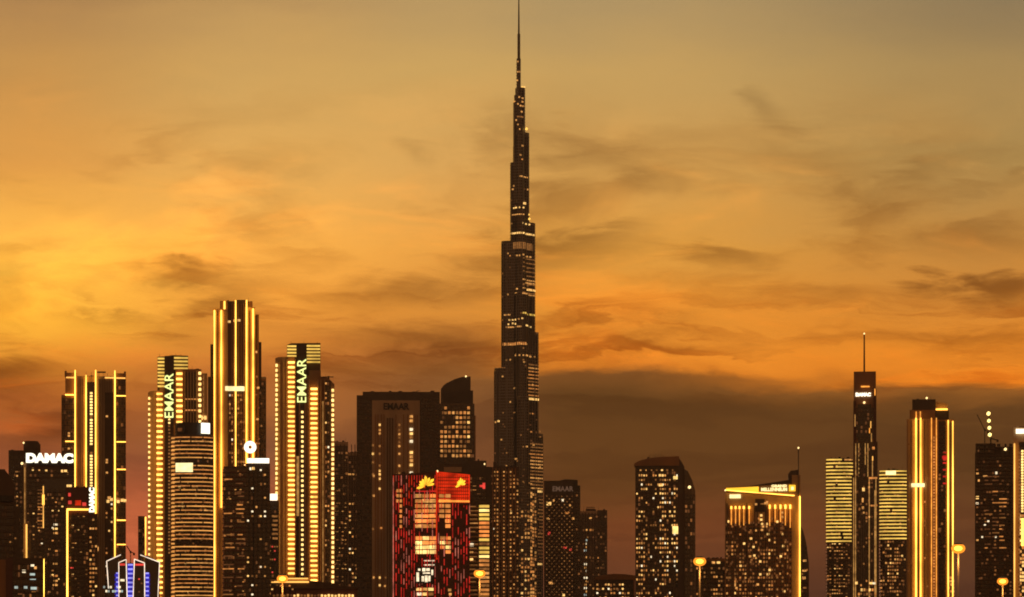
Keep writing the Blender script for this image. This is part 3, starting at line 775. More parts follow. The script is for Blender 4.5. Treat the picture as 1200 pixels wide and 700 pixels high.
b = Building('lettered_tower', 'gold lit tower with glowing vertical letters right of the tallest strip lit tower', 357, 2150)
b.vol('left_wing', rect(322.5, 337, 3, 40), [(322.5,420),(326,418.5),(337,418)], 'beige stone'); b.vol('left_bay', rect(337, 346, 1.5, 42), 418, 'brown stone')
b.vol('body', rect(346, 362, 0, 46), 440, 'brown stone'); b.vol('crown', rect(336.3, 375.6, 4, 40), [(336.3,404),(341,402),(375.6,401.5)], 'dark concrete')
b.vol('right_bay', rect(362, 376, .8, 44), 434, 'brown stone'); b.vol('right_wing', rect(376, 392, 3, 42), [(376,441),(384,442),(392,450)], 'brown stone')
b.vol('letter_pier', rect(347.6, 359, -2, 2), 404, 'dark cladding')
b.fins([324.5, 328, 332, 336.2, 346], 421, 722, 1.0, 'beige stone', .9, 'pier'); b.fins([351, 357.6, 362.4, 372.6, 376, 380.4], 445, 722, 1.1, 'beige stone', .8, 'pier')
bars(b, 336.6, 347.2, 405, 417, 3.8, 1.6, 'bar pale'); bars(b, 359.5, 375.2, 404.4, 427, 3.8, 1.6, 'bar pale')
bars(b, 337.6, 345.2, 424, 672, 5.75, 2.0); bars(b, 364, 371.8, 455, 681, 5.75, 2.0); bars(b, 322.9, 325.2, 427, 680, 5.75, 3.0, 'dot gold')
bars(b, 388.6, 391.4, 456, 688, 5.75, 3.0, 'dot gold'); b.many('dot_light', [(353,355.6,482+5.75*i,484.6+5.75*i,'dot gold') for i in range(34)], t=.8)
b.box('light_strip', 378, 378.9, 470, 690, 'strip faint', .5); b.box('light_strip', 347.5, 350.5, 535, 605, 'strip faint', .5)
b.text('EMAAR', 348.2, 358.8, 421, 472, 'sign lime', rot=math.pi/2, off=.8, bold=.004)
b.floors(381, 388, 446, 690, 5.75, 1.4, 'dark cladding')
b.many('window', grid(381, 388, 448, 690, 3, 5.75, 1.8, 2.2, .22, WARM))
for x in (341, 356, 372, 378, 386): b.mast('mast', x, 12, 399 if x < 375 else 440, 404 if x < 375 else 445, .5, .3, 'black metal', 5)
b.box('roof_rail', 378, 391, 441, 442, 'black metal', .4)
roof_clutter(b, 378, 386, 441.5, 3, dep=14); b.finish()

# banded round tower with two white signs
b = Building('banded_tower', 'round fronted tower wrapped in copper lit balcony bands with two small white signs', 225, 1800)
b.vol('body', oval(225.5, 25.3, 20, 20, 40, .8), 510, 'dark cladding'); b.vol('crown', oval(225.5, 20, 20, 17, 32, .8), 495, 'black metal')
b.vol('side_bay', rect(200.2, 206, 6, 30), 512, 'brown stone')
random.seed(21)
y = 512.0; k = 0
while y < 722:
    dark = 536 < y < 545 or 631 < y < 636
    if not dark:
        cuts = sorted(random.sample([206,212,218,224,231,238,244], 2 if random.random() < .5 else 1)); x = 201.5
        if random.random() < .3: cuts = []
        for cx in cuts+[250]:
            if cx-x > 3: b.band('balcony_light', x, cx-1.2, y, y+1.15, random.choice(['copper glow','copper glow','lit amber','copper glow','lit warm']) if k % 4 else 'lit amber', .6)
            x = cx+.6
    y += 4.75; k += 1
b.floors(201, 250, 513.6, 722, 4.75, 1.3, 'dark cladding', 1.0, alive=.12)
bars(b, 200.6, 204.6, 513, 722, 4.75, 1.6, 'copper glow', 'light_bar')
b.many('window', grid(207, 249, 556, 715, 3.1, 4.75, 1.8, 1.7, lambda x, y: .16, [('lit warm',3),('lit amber',3),('lit dim',3),('lit bright',1)]) + [(209,212,569,572,'lit bright'),(225,232,569,572,'lit warm')], t=.3)
b.box('sign_panel', 233.8, 243.4, 495.6, 508, 'sign white', .6, 1.5)
b.box('sign_panel', 208, 217, 499.5, 507, 'black metal', .4, .6); b.box('emblem', 210, 215, 501.5, 505.5, 'lit faint', .3, 1.1)
b.box('sign_panel', 206.5, 226.5, 543, 553.5, 'sign cream', .6, 1.6)
roof_clutter(b, 212, 240, 495, 5, dep=12); b.finish()

# tallest of the strip-lit towers
b = Building('strip_lit_tower', 'tallest of the strip lit towers, stepped and fluted with a bright bar across its middle', 277, 2000)
b.vol('shoulder', rect(246.5, 252, 8, 40), 403, 'dark concrete'); b.vol('left_bay', rect(250, 262, 2.5, 46), 362, 'beige stone')
b.vol('left_bay', rect(262, 267, .5, 46), 362.5, 'beige stone')
b.vol('body', rect(267, 287, 4, 50), 353, 'dark cladding'); b.vol('crown', rect(257.8, 296, 5, 44), 352.5, 'brown stone')
b.vol('right_bay', rect(287, 299, .8, 46), 360, 'beige stone'); b.vol('side_bay', rect(299, 303.5, 4, 44), 368, 'brown stone')
b.vol('right_shoulder', rect(303.5, 306.4, 7, 42), 400, 'dark concrete'); b.vol('lower_bay', rect(306.4, 312, 6, 42), 441, 'brown stone'); b.vol('lower_left_bay', rect(243.5, 250, 10, 40), 441, 'dark concrete')
b.vol('crown_cap', rect(276, 290, 8, 40), 350.6, 'black metal')
for x, ya, yb in ((250.6,364,722),(258.6,364,595),(275.4,352,600),(288.2,352,722),(295.8,362,600)): b.box('light_strip', x, x+1.5, ya, yb, 'strip gold', 2.2)
b.box('light_strip', 262.2, 264, 353, 364, 'strip gold', 1.2)
b.fins([268.4, 271, 273.2, 280, 282.6, 285.4], 356, 722, .7, 'brown stone', 1.2); b.fins([254, 256.3, 291.5, 293.6], 364, 722, .5, 'brown stone', .6)
b.box('light_bar', 264, 286.5, 453, 458, 'sign cream', 2.4, .1)
b.many('window', [(267,270,375.6,378.2,'lit bright'),(273,275,374.5,377,'lit warm'),(278.5,281.5,374,376.5,'lit bright')]
  + grid(268, 275, 462, 600, 3, 5.2, 2.1, 2.2, .42, [('lit warm',2),('lit amber',2),('lit dim',3),('lit white',1)]) + grid(278.5, 287, 462, 600, 3, 5.2, 2.1, 2.2, .35, [('lit dim',3),('lit amber',2),('lit warm',1)])
  + [(299.5,301.5,411,413.4,'lit warm'),(301,304,453,455.4,'lit warm'),(300,302,440,442,'lit dim'),(300,303,490,492,'lit warm')] + grid(299.5, 312, 456, 600, 3, 5.2, 2, 2, .06, DIM), t=.8)
b.floors(303.6, 311.8, 446, 700, 5.2, 1.3, 'dark cladding'); b.floors(267.5, 286.5, 462, 700, 5.2, 1.4, 'dark concrete', .3)
b.box('roof_rail', 307, 311.6, 441.6, 443, 'pale metal', .5)
roof_clutter(b, 262, 294, 352.5, 4, dep=16); b.finish()

b = Building('office_tower', 'dark curved office tower with a white bar sign and a round white ring on top', 289, 1700)
b.vol('body', oval(284, 23, 16, 16, 36, .6), 549, 'bronze glass'); b.vol('right_block', rect(288, 316.5, 1, 32), 543, 'dark glass')
b.vol('parapet', rect(262, 290, 8, 26), 546, 'dark concrete'); b.floors(262, 288, 553, 722, 5.4, 1.5, 'maroon cladding', .7)
b.floors(288.4, 316, 548, 722, 5.4, 1.2, 'dark cladding', .4); b.fins([292, 297, 302, 307, 312], 546, 722, .7, 'black metal', .6)
b.box('sign', 289.6, 315.4, 537.4, 543, 'sign white', .8, .6)
bm = bmesh.new(); bmesh.ops.create_uvsphere(bm, u_segments=20, v_segments=8, radius=1)
ring = []
bm.clear()
n = 28; q = 12
grid_v = [[bm.verts.new(((4.6+2.6*math.cos(2*math.pi*j/q))*math.cos(2*math.pi*i/n)*b.s, 1.6*math.sin(2*math.pi*j/q)*b.s, (4.6+2.6*math.cos(2*math.pi*j/q))*math.sin(2*math.pi*i/n)*b.s)) for j in range(q)] for i in range(n)]
for i in range(n):
    for j in range(q): bm.faces.new((grid_v[i][j], grid_v[(i+1) % n][j], grid_v[(i+1) % n][(j+1) % q], grid_v[i][(j+1) % q]))
o = b.add('ring_sign', bm, 'sign white'); o.location = (b.X(293.2), b.Y(4), b.Z(523.8))
bm = bmesh.new(); add_bar(bm, (b.X(293.2), b.Y(6), b.Z(549)), (b.X(293.2), b.Y(6), b.Z(524)), .5*b.s, n=6); b.add('sign_post', bm, 'black metal')
for i, y in enumerate(range(556, 720, 5)):
    for x0, x1 in ((262.5, 275), (276, 287)):
        if random.random() < .42: b.band('lit_floor', x0+random.random()*3, x1-random.random()*3, y+.2, y+1.5, random.choice(['lit faint','lit faint','lit dim','lit amber']), .85)
b.lamp('roof_lamp', 286.8, 545, .8, 'beacon', 2)
b.many('window', grid(263, 287, 552, 716, 3, 5.4, 1.9, 1.6, .10, [('lit dim',3),('lit warm',2),('lit amber',2)]) + grid(289.5, 316, 550, 716, 5, 5.4, 2.2, 1.9, .17, [('lit warm',3),('lit bright',2),('lit white',2),('lit dim',5)]) + [(292,294.4,548,551,'lit white'),(295.5,298,547.6,550.6,'lit bright')], t=.5)
roof_clutter(b, 296, 314, 543, 4, dep=10); b.finish()

b = Building('slim_tower', 'slim dark tower with a small white roof sign squeezed left of the right lettered tower', 320.5, 1950)
b.vol('body', rect(315, 327, 0, 18), 587, 'dark glass'); b.box('sign', 315.8, 325, 579, 586.6, 'sign white', .7, .3)
b.floors(315.4, 326.6, 592, 722, 5, 1.2, 'dark cladding'); b.box('sign_board', 317.4, 326, 601.5, 636, 'black metal', .3, .3)
for i in range(6): b.box('light_bar', 318.5+(i % 2), 325.4, 604+i*5.2, 606.4+i*5.2, 'lit dim', .3, .7)
b.many('window', grid(315.5, 327, 640, 716, 2.8, 5, 1.8, 1.6, .3, [('lit dim',3),('lit amber',2),('lit red',1)])); b.finish()

b = Building('podium_hall', 'low wide hall with a wavy dark roof and gold lit edge along the bottom', 368, 900)
b.vol('body', rect(317, 419, 1, 34), 688, 'maroon cladding'); b.vol('roof', rect(338, 420.5, -2.5, 34), [(338,685),(350,682),(362,680.5),(385,683),(405,687),(420.5,688.5)], 'dark concrete', 690)
b.vol('canopy', rect(317, 362, -2.5, 30), [(317,679.5),(330,679.5),(362,677)], 'beige stone', 682)
b.band('light_strip', 318, 362, 681.4, 683.2, 'strip soft', .5); b.band('canopy_light', 331, 361, 677.6, 679, 'strip soft', .3)
b.fins([322,328,334,340,346], 684, 722, .5, 'black metal')
b.many('window', [(x, x+2.6, 696.5+(x*7 % 3)*.4, 699.6, 'lit bright' if x > 375 else pick(WARM)) for x in range(320, 416, 4)] + grid(318, 345, 686, 693, 3.4, 4, 2, 1.6, .35, WARM)+grid(376, 412, 701, 712, 3, 4, 2.6, 3, .9, [('lit bright',2),('lit warm',2)]), t=.5); b.finish()

b = Building('apartment_tower', 'pair of joined grey apartment slabs stepping down right of the right lettered tower', 404, 2900)
b.vol('body', rect(390, 408, 0, 26), 518, 'grey concrete'); b.vol('lower_body', rect(408, 420, 1, 26), 530, 'grey concrete')
b.floors(390.4, 407.6, 523, 722, 4.8, 1.7, 'dark cladding', .5); b.floors(408.4, 419.6, 534, 722, 4.8, 1.7, 'dark cladding', .5); b.fins([395, 399, 403.5, 412, 416], 521, 722, .9, 'dark concrete', .9)
b.many('window', [(408,415,555,556.8,'lit warm'),(403,405,538,540,'lit dim')] + grid(391, 407, 575, 716, 3.2, 4.8, 2, 2.2, .34, [('lit amber',3),('lit warm',2),('lit dim',4)]) + grid(409, 419, 580, 716, 3.2, 4.8, 2, 2.2, .22, WARM)); roof_clutter(b, 391, 407, 518, 5); roof_clutter(b, 410, 419, 530, 2); b.finish()

# ------------------------------------------------------------------ middle of the picture
random.seed(33)
b = Building('slab_tower', 'wide dark slab tower with unlit letters high on its paler centre panel', 467, 2650)
b.vol('body', rect(418, 436, 0, 40), 463.5, 'dark cladding'); b.vol('body', rect(436, 493, .5, 40), 461, 'dark cladding'); b.vol('body', rect(493, 515, 0, 40), 460, 'dark cladding')
b.vol('centre_panel', rect(436, 492, -1.2, 2), 469.5, 'grey concrete'); b.vol('parapet', rect(425, 515.4, 1, 38), 459.2, 'dark concrete')
b.floors(419, 435.5, 468, 722, 3.9, 1.4, 'dark concrete', .5, alive=0); b.floors(493.5, 514.5, 466, 722, 3.9, 1.4, 'dark concrete', .5, alive=0)
b.fins([440, 443, 447, 450, 464, 473, 478, 486, 489], 486, 722, 1.1, 'brown stone', .5); b.fins([454, 457, 460], 490, 722, 1.0, 'dark concrete', .7)
b.text('EMAAR', 449.5, 479.5, 472.5, 480.5, 'black metal', off=.5, bold=.03)
bm = bmesh.new(); add_bar(bm, (b.X(484), b.Y(8), b.Z(460)), (b.X(491), b.Y(8), b.Z(457)), .4*b.s, n=5); b.add('roof_boom', bm, 'black metal')
ws = []
for x, ys in ((437,(521,531,555)),(445,(497,503,507,522,531,545,555,559)),(468,(497,503,508,512,517,522,531,545,554)),):
    ws += [(x-1.1, x+1.1, y, y+2.4, random.choice(['lit bright','lit warm','lit dim'])) for y in ys]
ws += [(480.2,483.8,y,y+3,m) for y, m in ((487,'lit warm'),(492,'lit warm'),(502,'lit white'),(507,'lit bright'),(511.5,'lit dim'),(516,'lit white'),(529,'lit bright'),(534,'lit warm'),(538.5,'lit warm'),(543.5,'lit bright'),(553,'lit white'))]
ws += [(436,438.2,y,y+2.4,'lit dim') for y in (541,580,619)] + [(444,446,y,y+2.4,'lit bright') for y in (551,555,560,572,676,685)] + [(437,439,y,y+2.4,'lit warm') for y in (557,580,676)] + [(445.6,448,618,620.4,'lit amber'),(450,452,686,688,'lit warm'),(451,453,676,678,'lit dim')]
b.many('window', ws, t=.8); roof_clutter(b, 430, 512, 459.2, 7); b.finish()

b = Building('curved_tower', 'tower with a curved sail top and a glowing orange window grid beside the dark slab', 537, 3000)
b.vol('body', rect(515, 556, 0, 30), 473, 'bronze glass'); b.vol('sail_crown', rect(516.5, 551.5, 3, 28), [(516.5,456),(518.5,452.5),(523,449),(532,444.5),(541,441.6),(551.5,441)], 'dark cladding')
b.vol('side_bay', rect(551.5, 554.4, 2, 28), 457.5, 'dark cladding'); b.vol('lower_bay', rect(554.4, 557.4, 1, 28), 487, 'brown stone')
b.floors(515.4, 555.6, 475, 545, 5.6, 1.3, 'dark cladding', .5); b.fins([519.5, 524, 528.5, 533, 537.5, 542, 546.5, 551], 458, 560, .8, 'dark cladding', .7)
b.lamp('beacon', 546, 441, 1.2, 'beacon')
b.many('window', grid(516, 554, 476.5, 538, 4.5, 5.6, 3.4, 3.4, lambda x, y: .82 if x > 535 or y > 497 else .35, [('lit amber',5),('lit warm',3),('lit dim',5),('lit bright',.6)], .15) + grid(516, 520, 478, 535, 4.5, 5.6, 3.2, 3.0, .0, WARM), t=.4); b.finish()

b = Building('dark_office', 'dark stepped office block rising behind the red lit building', 546, 2350)
b.vol('body', rect(518, 542, 0, 30), 545, 'dark concrete'); b.vol('body', rect(542, 570, .5, 32), 540, 'dark cladding'); b.vol('side_bay', rect(570, 575.5, 2, 28), 547, 'dark cladding')
b.floors(548, 569.5, 558, 600, 4.6, 1.0, 'dark concrete', .5); b.box('wall_panel', 520, 541, 547.5, 553.5, 'grey concrete', .4); b.band('emblem', 562, 567.5, 568.5, 571, 'lit red', .5); b.box('emblem', 565.5, 568.6, 566, 573, 'lit red', .5, .1)
b.lamp('roof_lamp', 567.8, 544, 1.0, 'beacon'); b.many('window', grid(549, 569, 560, 585, 5, 4.6, 4, 1.0, .3, DIM)); roof_clutter(b, 544, 569, 540, 4); b.finish()

# red building: two faces meeting at a corner towards the camera
b = Building('red_lit_building', 'building drenched in red light with yellow flower emblems on both faces', 512, 1500)
b.vol('body', [(460,9),(512,0),(550.5,8),(545,46),(466,48)], [(460,555.5),(512,553),(550.5,556)], 'maroon cladding')
b.vol('led_wall', [(512.3,-.2),(550.7,7.75),(550.7,9),(512.3,1.2)], [(512,552.8),(550.7,555.8)], 'led red', 589, True)
bm = bmesh.new()
for x in [513.5+2.3*i for i in range(16)]:
    c, a = b.place(x, 571, .12); add_obox(bm, (c[0], c[1], (b.Z(554+.08*(x-512))+b.Z(589))/2), a, .5*b.s, .25, b.Z(555)-b.Z(589))
for y in range(559, 589, 4): b.band_into(bm, 512.8, 550, y, y+.7, .2, .02)
b.add('mullion', bm, 'maroon cladding')
def flower(cx, cy, r, k, lean=.22):
    """fan of pointed petals standing on the facade"""
    c, a = b.place(cx, cy, .5)
    bm = bmesh.new()
    for i in range(8):
        t = math.pi*(i+.5)/8*1.10-.12+lean; ln = r*(.70+.30*abs(math.sin(t+.5)))*(1 if i % 2 else .86); w = .14*r; e = (math.cos(t), math.sin(t)); o_ = (-e[1], e[0])
        pts = [(e[0]*.10*r, e[1]*.10*r)] + [(e[0]*ln*f+o_[0]*w*g, e[1]*ln*f+o_[1]*w*g) for f, g in ((.55,.62),(.8,.85))] + [(e[0]*ln, e[1]*ln)] + [(e[0]*ln*f-o_[0]*w*g, e[1]*ln*f-o_[1]*w*g) for f, g in ((.8,.85),(.55,.62))]
        fr = [bm.verts.new((x*k*b.s, -.25-i*.012, (z-.35*r)*b.s)) for x, z in pts]; bk = [bm.verts.new((x*k*b.s, .1, (z-.35*r)*b.s)) for x, z in pts]
        bm.faces.new(fr); bm.faces.new(bk[::-1])
        for j in range(len(pts)): bm.faces.new((fr[j], bk[j], bk[(j+1) % len(pts)], fr[(j+1) % len(pts)]))
    o = b.add('flower_emblem', bm, 'emblem yellow'); o.location = c; o.rotation_euler = (0, 0, a)
flower(499.5, 565.5, 13.0, 1.0); flower(539.8, 565.5, 9.5, .78)
b.many('window', grid(486.5, 511, 579, 621, 8.3, 5.9, 7.6, 4.2, lambda x, y: .97, [('office lit',6),('lit warm',2),('lit amber',2)], .06) + grid(514.5, 530, 579, 621, 7.2, 5.9, 6.2, 4.2, .9, [('office lit',4),('lit amber',3)], .1)
   + grid(487, 511, 628.5, 652, 8.2, 5.4, 7.6, 4.4, .95, [('office bright',5),('lit bright',2),('office lit',1)], .05) + grid(515.5, 529, 628.5, 652, 6.6, 5.4, 6, 4.0, .8, [('office bright',2),('office lit',2),('lit amber',2)], .1)
   + [(x,x+2.6,y,y+3.6,random.choice(['office lit','lit amber'])) for y in range(573, 618, 6) for x in (464.6, 468.4) if x > 465 or y < 590]
   + [(488+7*i,494+7*i,689,692.4,m) for i, m in enumerate(('lit bright','lit warm','office bright'))] + [(488+7*i,494+7*i,694.5,698,m) for i, m in enumerate(('lit white','lit bright','lit dim'))] + [(525,528.6,690,693,'lit warm'),(526,529,695,698,'lit warm')]
   + [(x, x+3.2, y, y+1.2, 'lit white') for y in (656.6, 661.6) for x in (497, 501.5, 506)], t=.3)
# vertical red led lines, broken at random
seg = []
for x in [461.2+3.05*i for i in range(17)] + [513.8+3.3*i for i in range(12)]:
    hi = 557.0 if x < 512 else 590; y = hi
    while y < 712:
        ln = random.uniform(4, 14)
        inside = (486 < x < 511 or 514 < x < 530) and (578 < y < 653)
        if random.random() < (.45 if inside else .8) and not (531 < x and y > 700): seg.append((x-.34, x+.34, y, min(y+ln, 714), random.choice(['led crimson','led crimson','led rose','led red' if y < 600 else 'led crimson'])))
        y += ln+random.uniform(1, 6)
b.many('led_line', seg, t=.6)
b.box('led_line', 460.5, 461.4, 558, 714, 'led rose', .7); b.box('led_line', 511.4, 512.6, 552, 655, 'led red', .5, .6)
b.box('led_line', 549.3, 550.4, 556, 589, 'led red', .5); b.band('led_line', 515, 549, 555.8, 556.8, 'led red', .7); b.band('led_line', 514, 550, 586.2, 588.4, 'strip orange', .6); b.band('led_line', 487, 511, 575.2, 576.4, 'led crimson', .5)
b.band('soffit', 530, 550, 589.6, 592, 'maroon cladding', .6)
b.box('sign_board', 487.5, 508.5, 664.5, 684, 'black metal', .4, .4)
for x0, x1, y0, y1 in ((488.6,491.4,671,681.5),(490.5,493,666.5,669),(495.4,499,666,669.8),(500,504,666.2,669.4),(496,504.5,671,672.6),(494.6,497.4,675.5,681.6),(498.4,501.6,674.6,682.4),(502.4,504.8,675,681.4),(506,508,668,674)): b.box('sign_mark', x0, x1, y0, y1, 'lit white', .3, .9)
b.lamp('roof_lamp', 512.5, 552.4, 1.3, 'beacon')
b.lamp('obstruction_lamp', 512, 655, 1.3, 'led red')
roof_clutter(b, 466, 545, 554.5, 8, dep=14); b.finish()

b = Building('balcony_tower', 'olive tower of glowing balconies with a pale end wall right of the red building', 552, 1620)
b.vol('end_wall', rect(530.5, 537.6, -.5, 30), 588.5, 'beige stone'); b.vol('body', rect(537.6, 561, .5, 32), 589, 'dark concrete'); b.vol('lit_bay', oval(567.3, 6.3, 4, 4.2, 18), 591, 'bronze glass')
b.vol('body_link', rect(560.5, 572, 3, 32), 590, 'dark concrete')
random.seed(5)
y = 592.0; k = 0
while y < 720:
    b.band('balcony', 539.5, 561, y+2.4, y+3.6, 'beige stone', 1.0)
    if random.random() < .9: b.band('balcony_light', 540+random.random()*6, 561-random.random()*4, y+1.3, y+2.1, random.choice(['lit dim','lit dim','lit faint','lit warm']), .5)
    b.band('balcony_light', 562.2, 572.6, y, y+3.0, random.choice(['office bright','office lit','lit dim','bar pale','bar pale']) if y < 655 else random.choice(['lit dim','lit amber','lit warm']), .35)
    y += 4.9; k += 1
b.many('window', [(550,555,637,640,'lit white'),(550.5,554.5,646.5,649,'lit warm'),(550.6,554.4,654.4,657,'lit bright'),(541,543,603,605,'lit warm'),(548,551,600.5,602.6,'lit warm')], t=.8)
b.box('light_strip', 536, 536.9, 592, 722, 'lit faint', .4); roof_clutter(b, 532, 560, 588.6, 5, dep=10); b.finish()

b = Building('apartment_tower', 'dark apartment tower with vertical dotted lines of light in front of the tallest tower', 592, 2900)
b.vol('body', rect(575.2, 608.5, 0, 30), 547.5, 'dark concrete'); b.vol('plant_room', rect(578, 582, 4, 20), 541, 'dark concrete')
b.fins([577.5, 581, 585, 588.4, 592.4, 596.4, 600.4, 604], 549, 722, 1.4, 'brown stone', 1.2); b.floors(575.6, 608, 551, 722, 4.4, 1.3, 'dark cladding', .5)
ws = []
random.seed(9)
for x, p in ((580,.5),(583,.85),(590.5,.9),(598.4,.85),(602.4,.4),(606.4,.6)):
    y = 551
    while y < 715:
        if random.random() < p: ws.append((x-.8, x+.8, y, y+3.2, random.choice(['lit amber','lit dim','lit warm','lit dim'])))
        y += 4.4
ws += [(610,611.8,622,632,'lit white')] if False else []
b.many('window', ws + [(577,579,619,621,'lit white'),(598,600,599,602,'lit bright')], t=.4); roof_clutter(b, 578, 606, 547.5, 6); b.finish()

b = Building('lattice_tower', 'black tower screened by a diamond lattice of small lights with faint letters at its top', 658, 3100)
b.vol('body', rect(637.5, 672, 0, 36), 563.5, 'dark cladding'); b.vol('side_bay', rect(672, 680, 2, 34), 569, 'black metal'); b.vol('plant_room', rect(655, 677, 6, 30), [(655,563.4),(662,561.4),(677,562.2)], 'black metal')
b.text('EMAAR', 647.5, 672, 570, 576, 'sign dim', off=.5, bold=.03)
# diamond screen
bm = bmesh.new(); s_ = 6.6; fy = -1.0
for sgn in (1, -1):
    k = -30
    while k < 60:
        pts = []
        x0 = 638+k*s_; 
        # segment clipped to the face
        for t in range(0, 141):
            x = x0+sgn*t; yy = 580+t
            if 638 <= x <= 671.5 and yy < 722: pts.append((x, yy))
        if len(pts) > 2:
            (xa, ya), (xb, yb) = pts[0], pts[-1]
            add_bar(bm, (b.X(xa), b.Y(fy), b.Z(ya)), (b.X(xb), b.Y(fy), b.Z(yb)), .45*b.s, n=4)
        k += 1
b.add('lattice_screen', bm, 'dark concrete')
ws = []
for j, y in enumerate([581+3.3*i for i in range(42)]):
    for i in range(6):
        x = 640.5+i*6.0+(3 if j % 2 else 0)
        if x < 671: ws.append((x-.75, x+.75, y, y+1.3, random.choice(['lit dim','lit dim','lit faint','lit dim'])))
ws += [(640.5,646,588.6,592.4,'lit bright'),(658,660.4,585,588,'lit white'),(648,650,585.6,588,'lit warm'),(667,669,591,593.4,'lit warm'),(640.6,644,607,609,'lit warm'),(670,673,606.4,609,'lit warm'),(642,645,623.6,627,'lit red'),(660,664,641,643,'lit red'),(667,670,643,645.6,'lit red'),(662,667,600,602.4,'lit amber'),(643,648,682,685,'lit warm'),(659,662,696,699,'lit bright')]
b.many('window', ws, t=.9); b.floors(672.4, 679.6, 574, 722, 4, 1.2, 'dark concrete', .5); b.finish()

b = Building('apartment_tower', 'hazy grey brown apartment tower right of the diamond lattice tower', 696, 3500)
b.vol('body', rect(679, 700, 0, 28), 599, 'grey concrete'); b.vol('body', rect(700, 711.6, .6, 28), 598, 'dark concrete'); b.vol('plant_room', rect(686.5, 697, 4, 20), 596, 'dark concrete')
b.box('roof_rail', 687, 697, 594.4, 595.2, 'dark concrete', .5); b.fins([682.5, 686, 690, 694, 697.5, 703, 707], 601, 722, 1.1, 'dark concrete', .9); b.floors(679.5, 711, 603, 722, 4, 1.2, 'dark cladding', .5)
b.many('window', [(690,694,606.4,608.2,'lit warm'),(686,688.4,620,622.2,'lit warm'),(691,695,620,622.4,'lit amber')] + [(684+random.random()*2.4,686.6+random.random()*2,y,y+2.4,random.choice(['lit white','lit cool','lit warm'])) for y in range(632, 700, 4) if random.random() < .8] + grid(688, 711, 625, 714, 3, 4, 1.7, 1.7, .14, DIM)); roof_clutter(b, 681, 710, 598.4, 5); b.finish()

b = Building('low_apartments', 'low apartment block with a curved dark roof speckled with lit windows at the bottom centre', 721, 2300)
b.vol('body', rect(697.5, 744, 0, 30), 678, 'dark cladding'); b.vol('roof', rect(697, 744.5, -.8, 30), [(697,677),(706,674),(718,672.6),(732,673),(744.5,674.5)], 'brown stone', 679.5)
b.fins([743], 676, 722, 1.6, 'brown stone'); b.floors(698, 742, 683, 722, 5, 1.2, 'dark concrete', .5)
b.many('window', grid(699, 742, 684, 716, 3.3, 5, 2.1, 2.2, .48, [('lit warm',4),('lit bright',2),('lit amber',2),('lit white',1),('lit dim',2)])); b.finish()

# ------------------------------------------------------------------ right half
random.seed(44)
b = Building('speckled_tower', 'rounded dark apartment tower densely speckled with gold lit windows', 779, 2250)
b.vol('body', rect(744.5, 795, 0, 30), 545, 'dark cladding'); b.vol('crown', rect(743.2, 796, -1.6, 31), [(743.2,543.5),(748,540.5),(760,537.2),(775,535.6),(796,535)], 'brown stone', 546)
b.vol('corner_pier', [(795,0),(802,4),(802,30),(795,30)], [(795,536),(798,540),(802,547)], 'dark concrete')
b.vol('curved_wing', [(802,3),(806,4),(811,7),(815,12),(815,34),(802,34)], [(802,549.5),(806,552),(810,559),(813,568),(815,575)], 'bronze glass')
for x in range(762, 778, 3): b.mast('mast', x, 12, 531+(x % 2), 537, .5, .4, 'black metal', 5)
b.floors(745, 794.5, 551, 722, 5.3, 1.2, 'dark concrete', .5); b.fins([751, 757, 763, 769, 775, 781, 787], 547, 722, .7, 'dark concrete', .7); b.floors(802.5, 814.5, 580, 722, 5.3, .8, 'black metal', .4)
b.many('window', grid(745.6, 795, 556, 716, 2.75, 5.3, 1.9, 2.4, lambda x, y: (.60 if x < 758 or 772 < x < 782 or x > 787 else .34)*(1.15 if y > 635 else .95)*patch(x, y), [('lit warm',5),('lit bright',3),('lit white',1.5),('lit dim',4),('lit amber',2)], .25)
   + [(772+3.3*i,774.4+3.3*i,y,y+2.6,'lit bright') for i, y in enumerate((556,556))] + [(789,794,558.4,562,'office bright'),(788,794.6,617,626,'office bright'),(772,777,567,570,'lit bright')] + [(749.6+6.2*i+random.random(),751.2+6.2*i+random.random(),550.4,552,random.choice(['lit warm','lit dim','lit bright'])) for i in range(7)], t=.8)
b.lamp('terrace_lamp', 808, 571, 2.0, 'beacon', 5); roof_clutter(b, 750, 794, 537, 7, dep=10); b.finish()

b = Building('low_apartments', 'small apartment block with faint window rows between the speckled tower and the gold roofed hotel', 837, 2000)
b.vol('body', rect(815, 850, 2, 24), 657, 'dark cladding'); b.vol('parapet', rect(824, 850.4, 1.2, 24), 654.6, 'brown stone', 658)
b.floors(816, 849.5, 663, 722, 5, 1.2, 'dark concrete', .5)
b.many('window', [(834+6*i,838+6*i,657.6,660.6,m) for i, m in enumerate(('lit warm','lit bright'))] + grid(833, 849, 665, 716, 2.9, 5, 2, 2.2, .62, [('lit dim',4),('lit amber',2),('lit warm',3)]) + grid(816, 832, 665, 716, 2.9, 5, 2, 2.2, .2, DIM)); roof_clutter(b, 818, 848, 655, 6); b.finish()

b = Building('gold_roofed_hotel', 'brown hotel tower with a tilted glowing gold roof fascia and a tall corner mast', 893, 1900)
b.vol('body', rect(849.5, 928, 0, 44), 577, 'beige stone'); b.vol('end_wall', rect(928, 938, -1, 44), 557, 'beige stone')
b.vol('roof_block', rect(849.8, 934, 6, 40), [(849.8,573),(880,569),(923,562.6),(934,561)], 'dark cladding')
b.vol('stair_tower', rect(923.5, 935.6, 2, 30), [(923.5,556),(926,552),(935.6,550.6)], 'dark cladding')
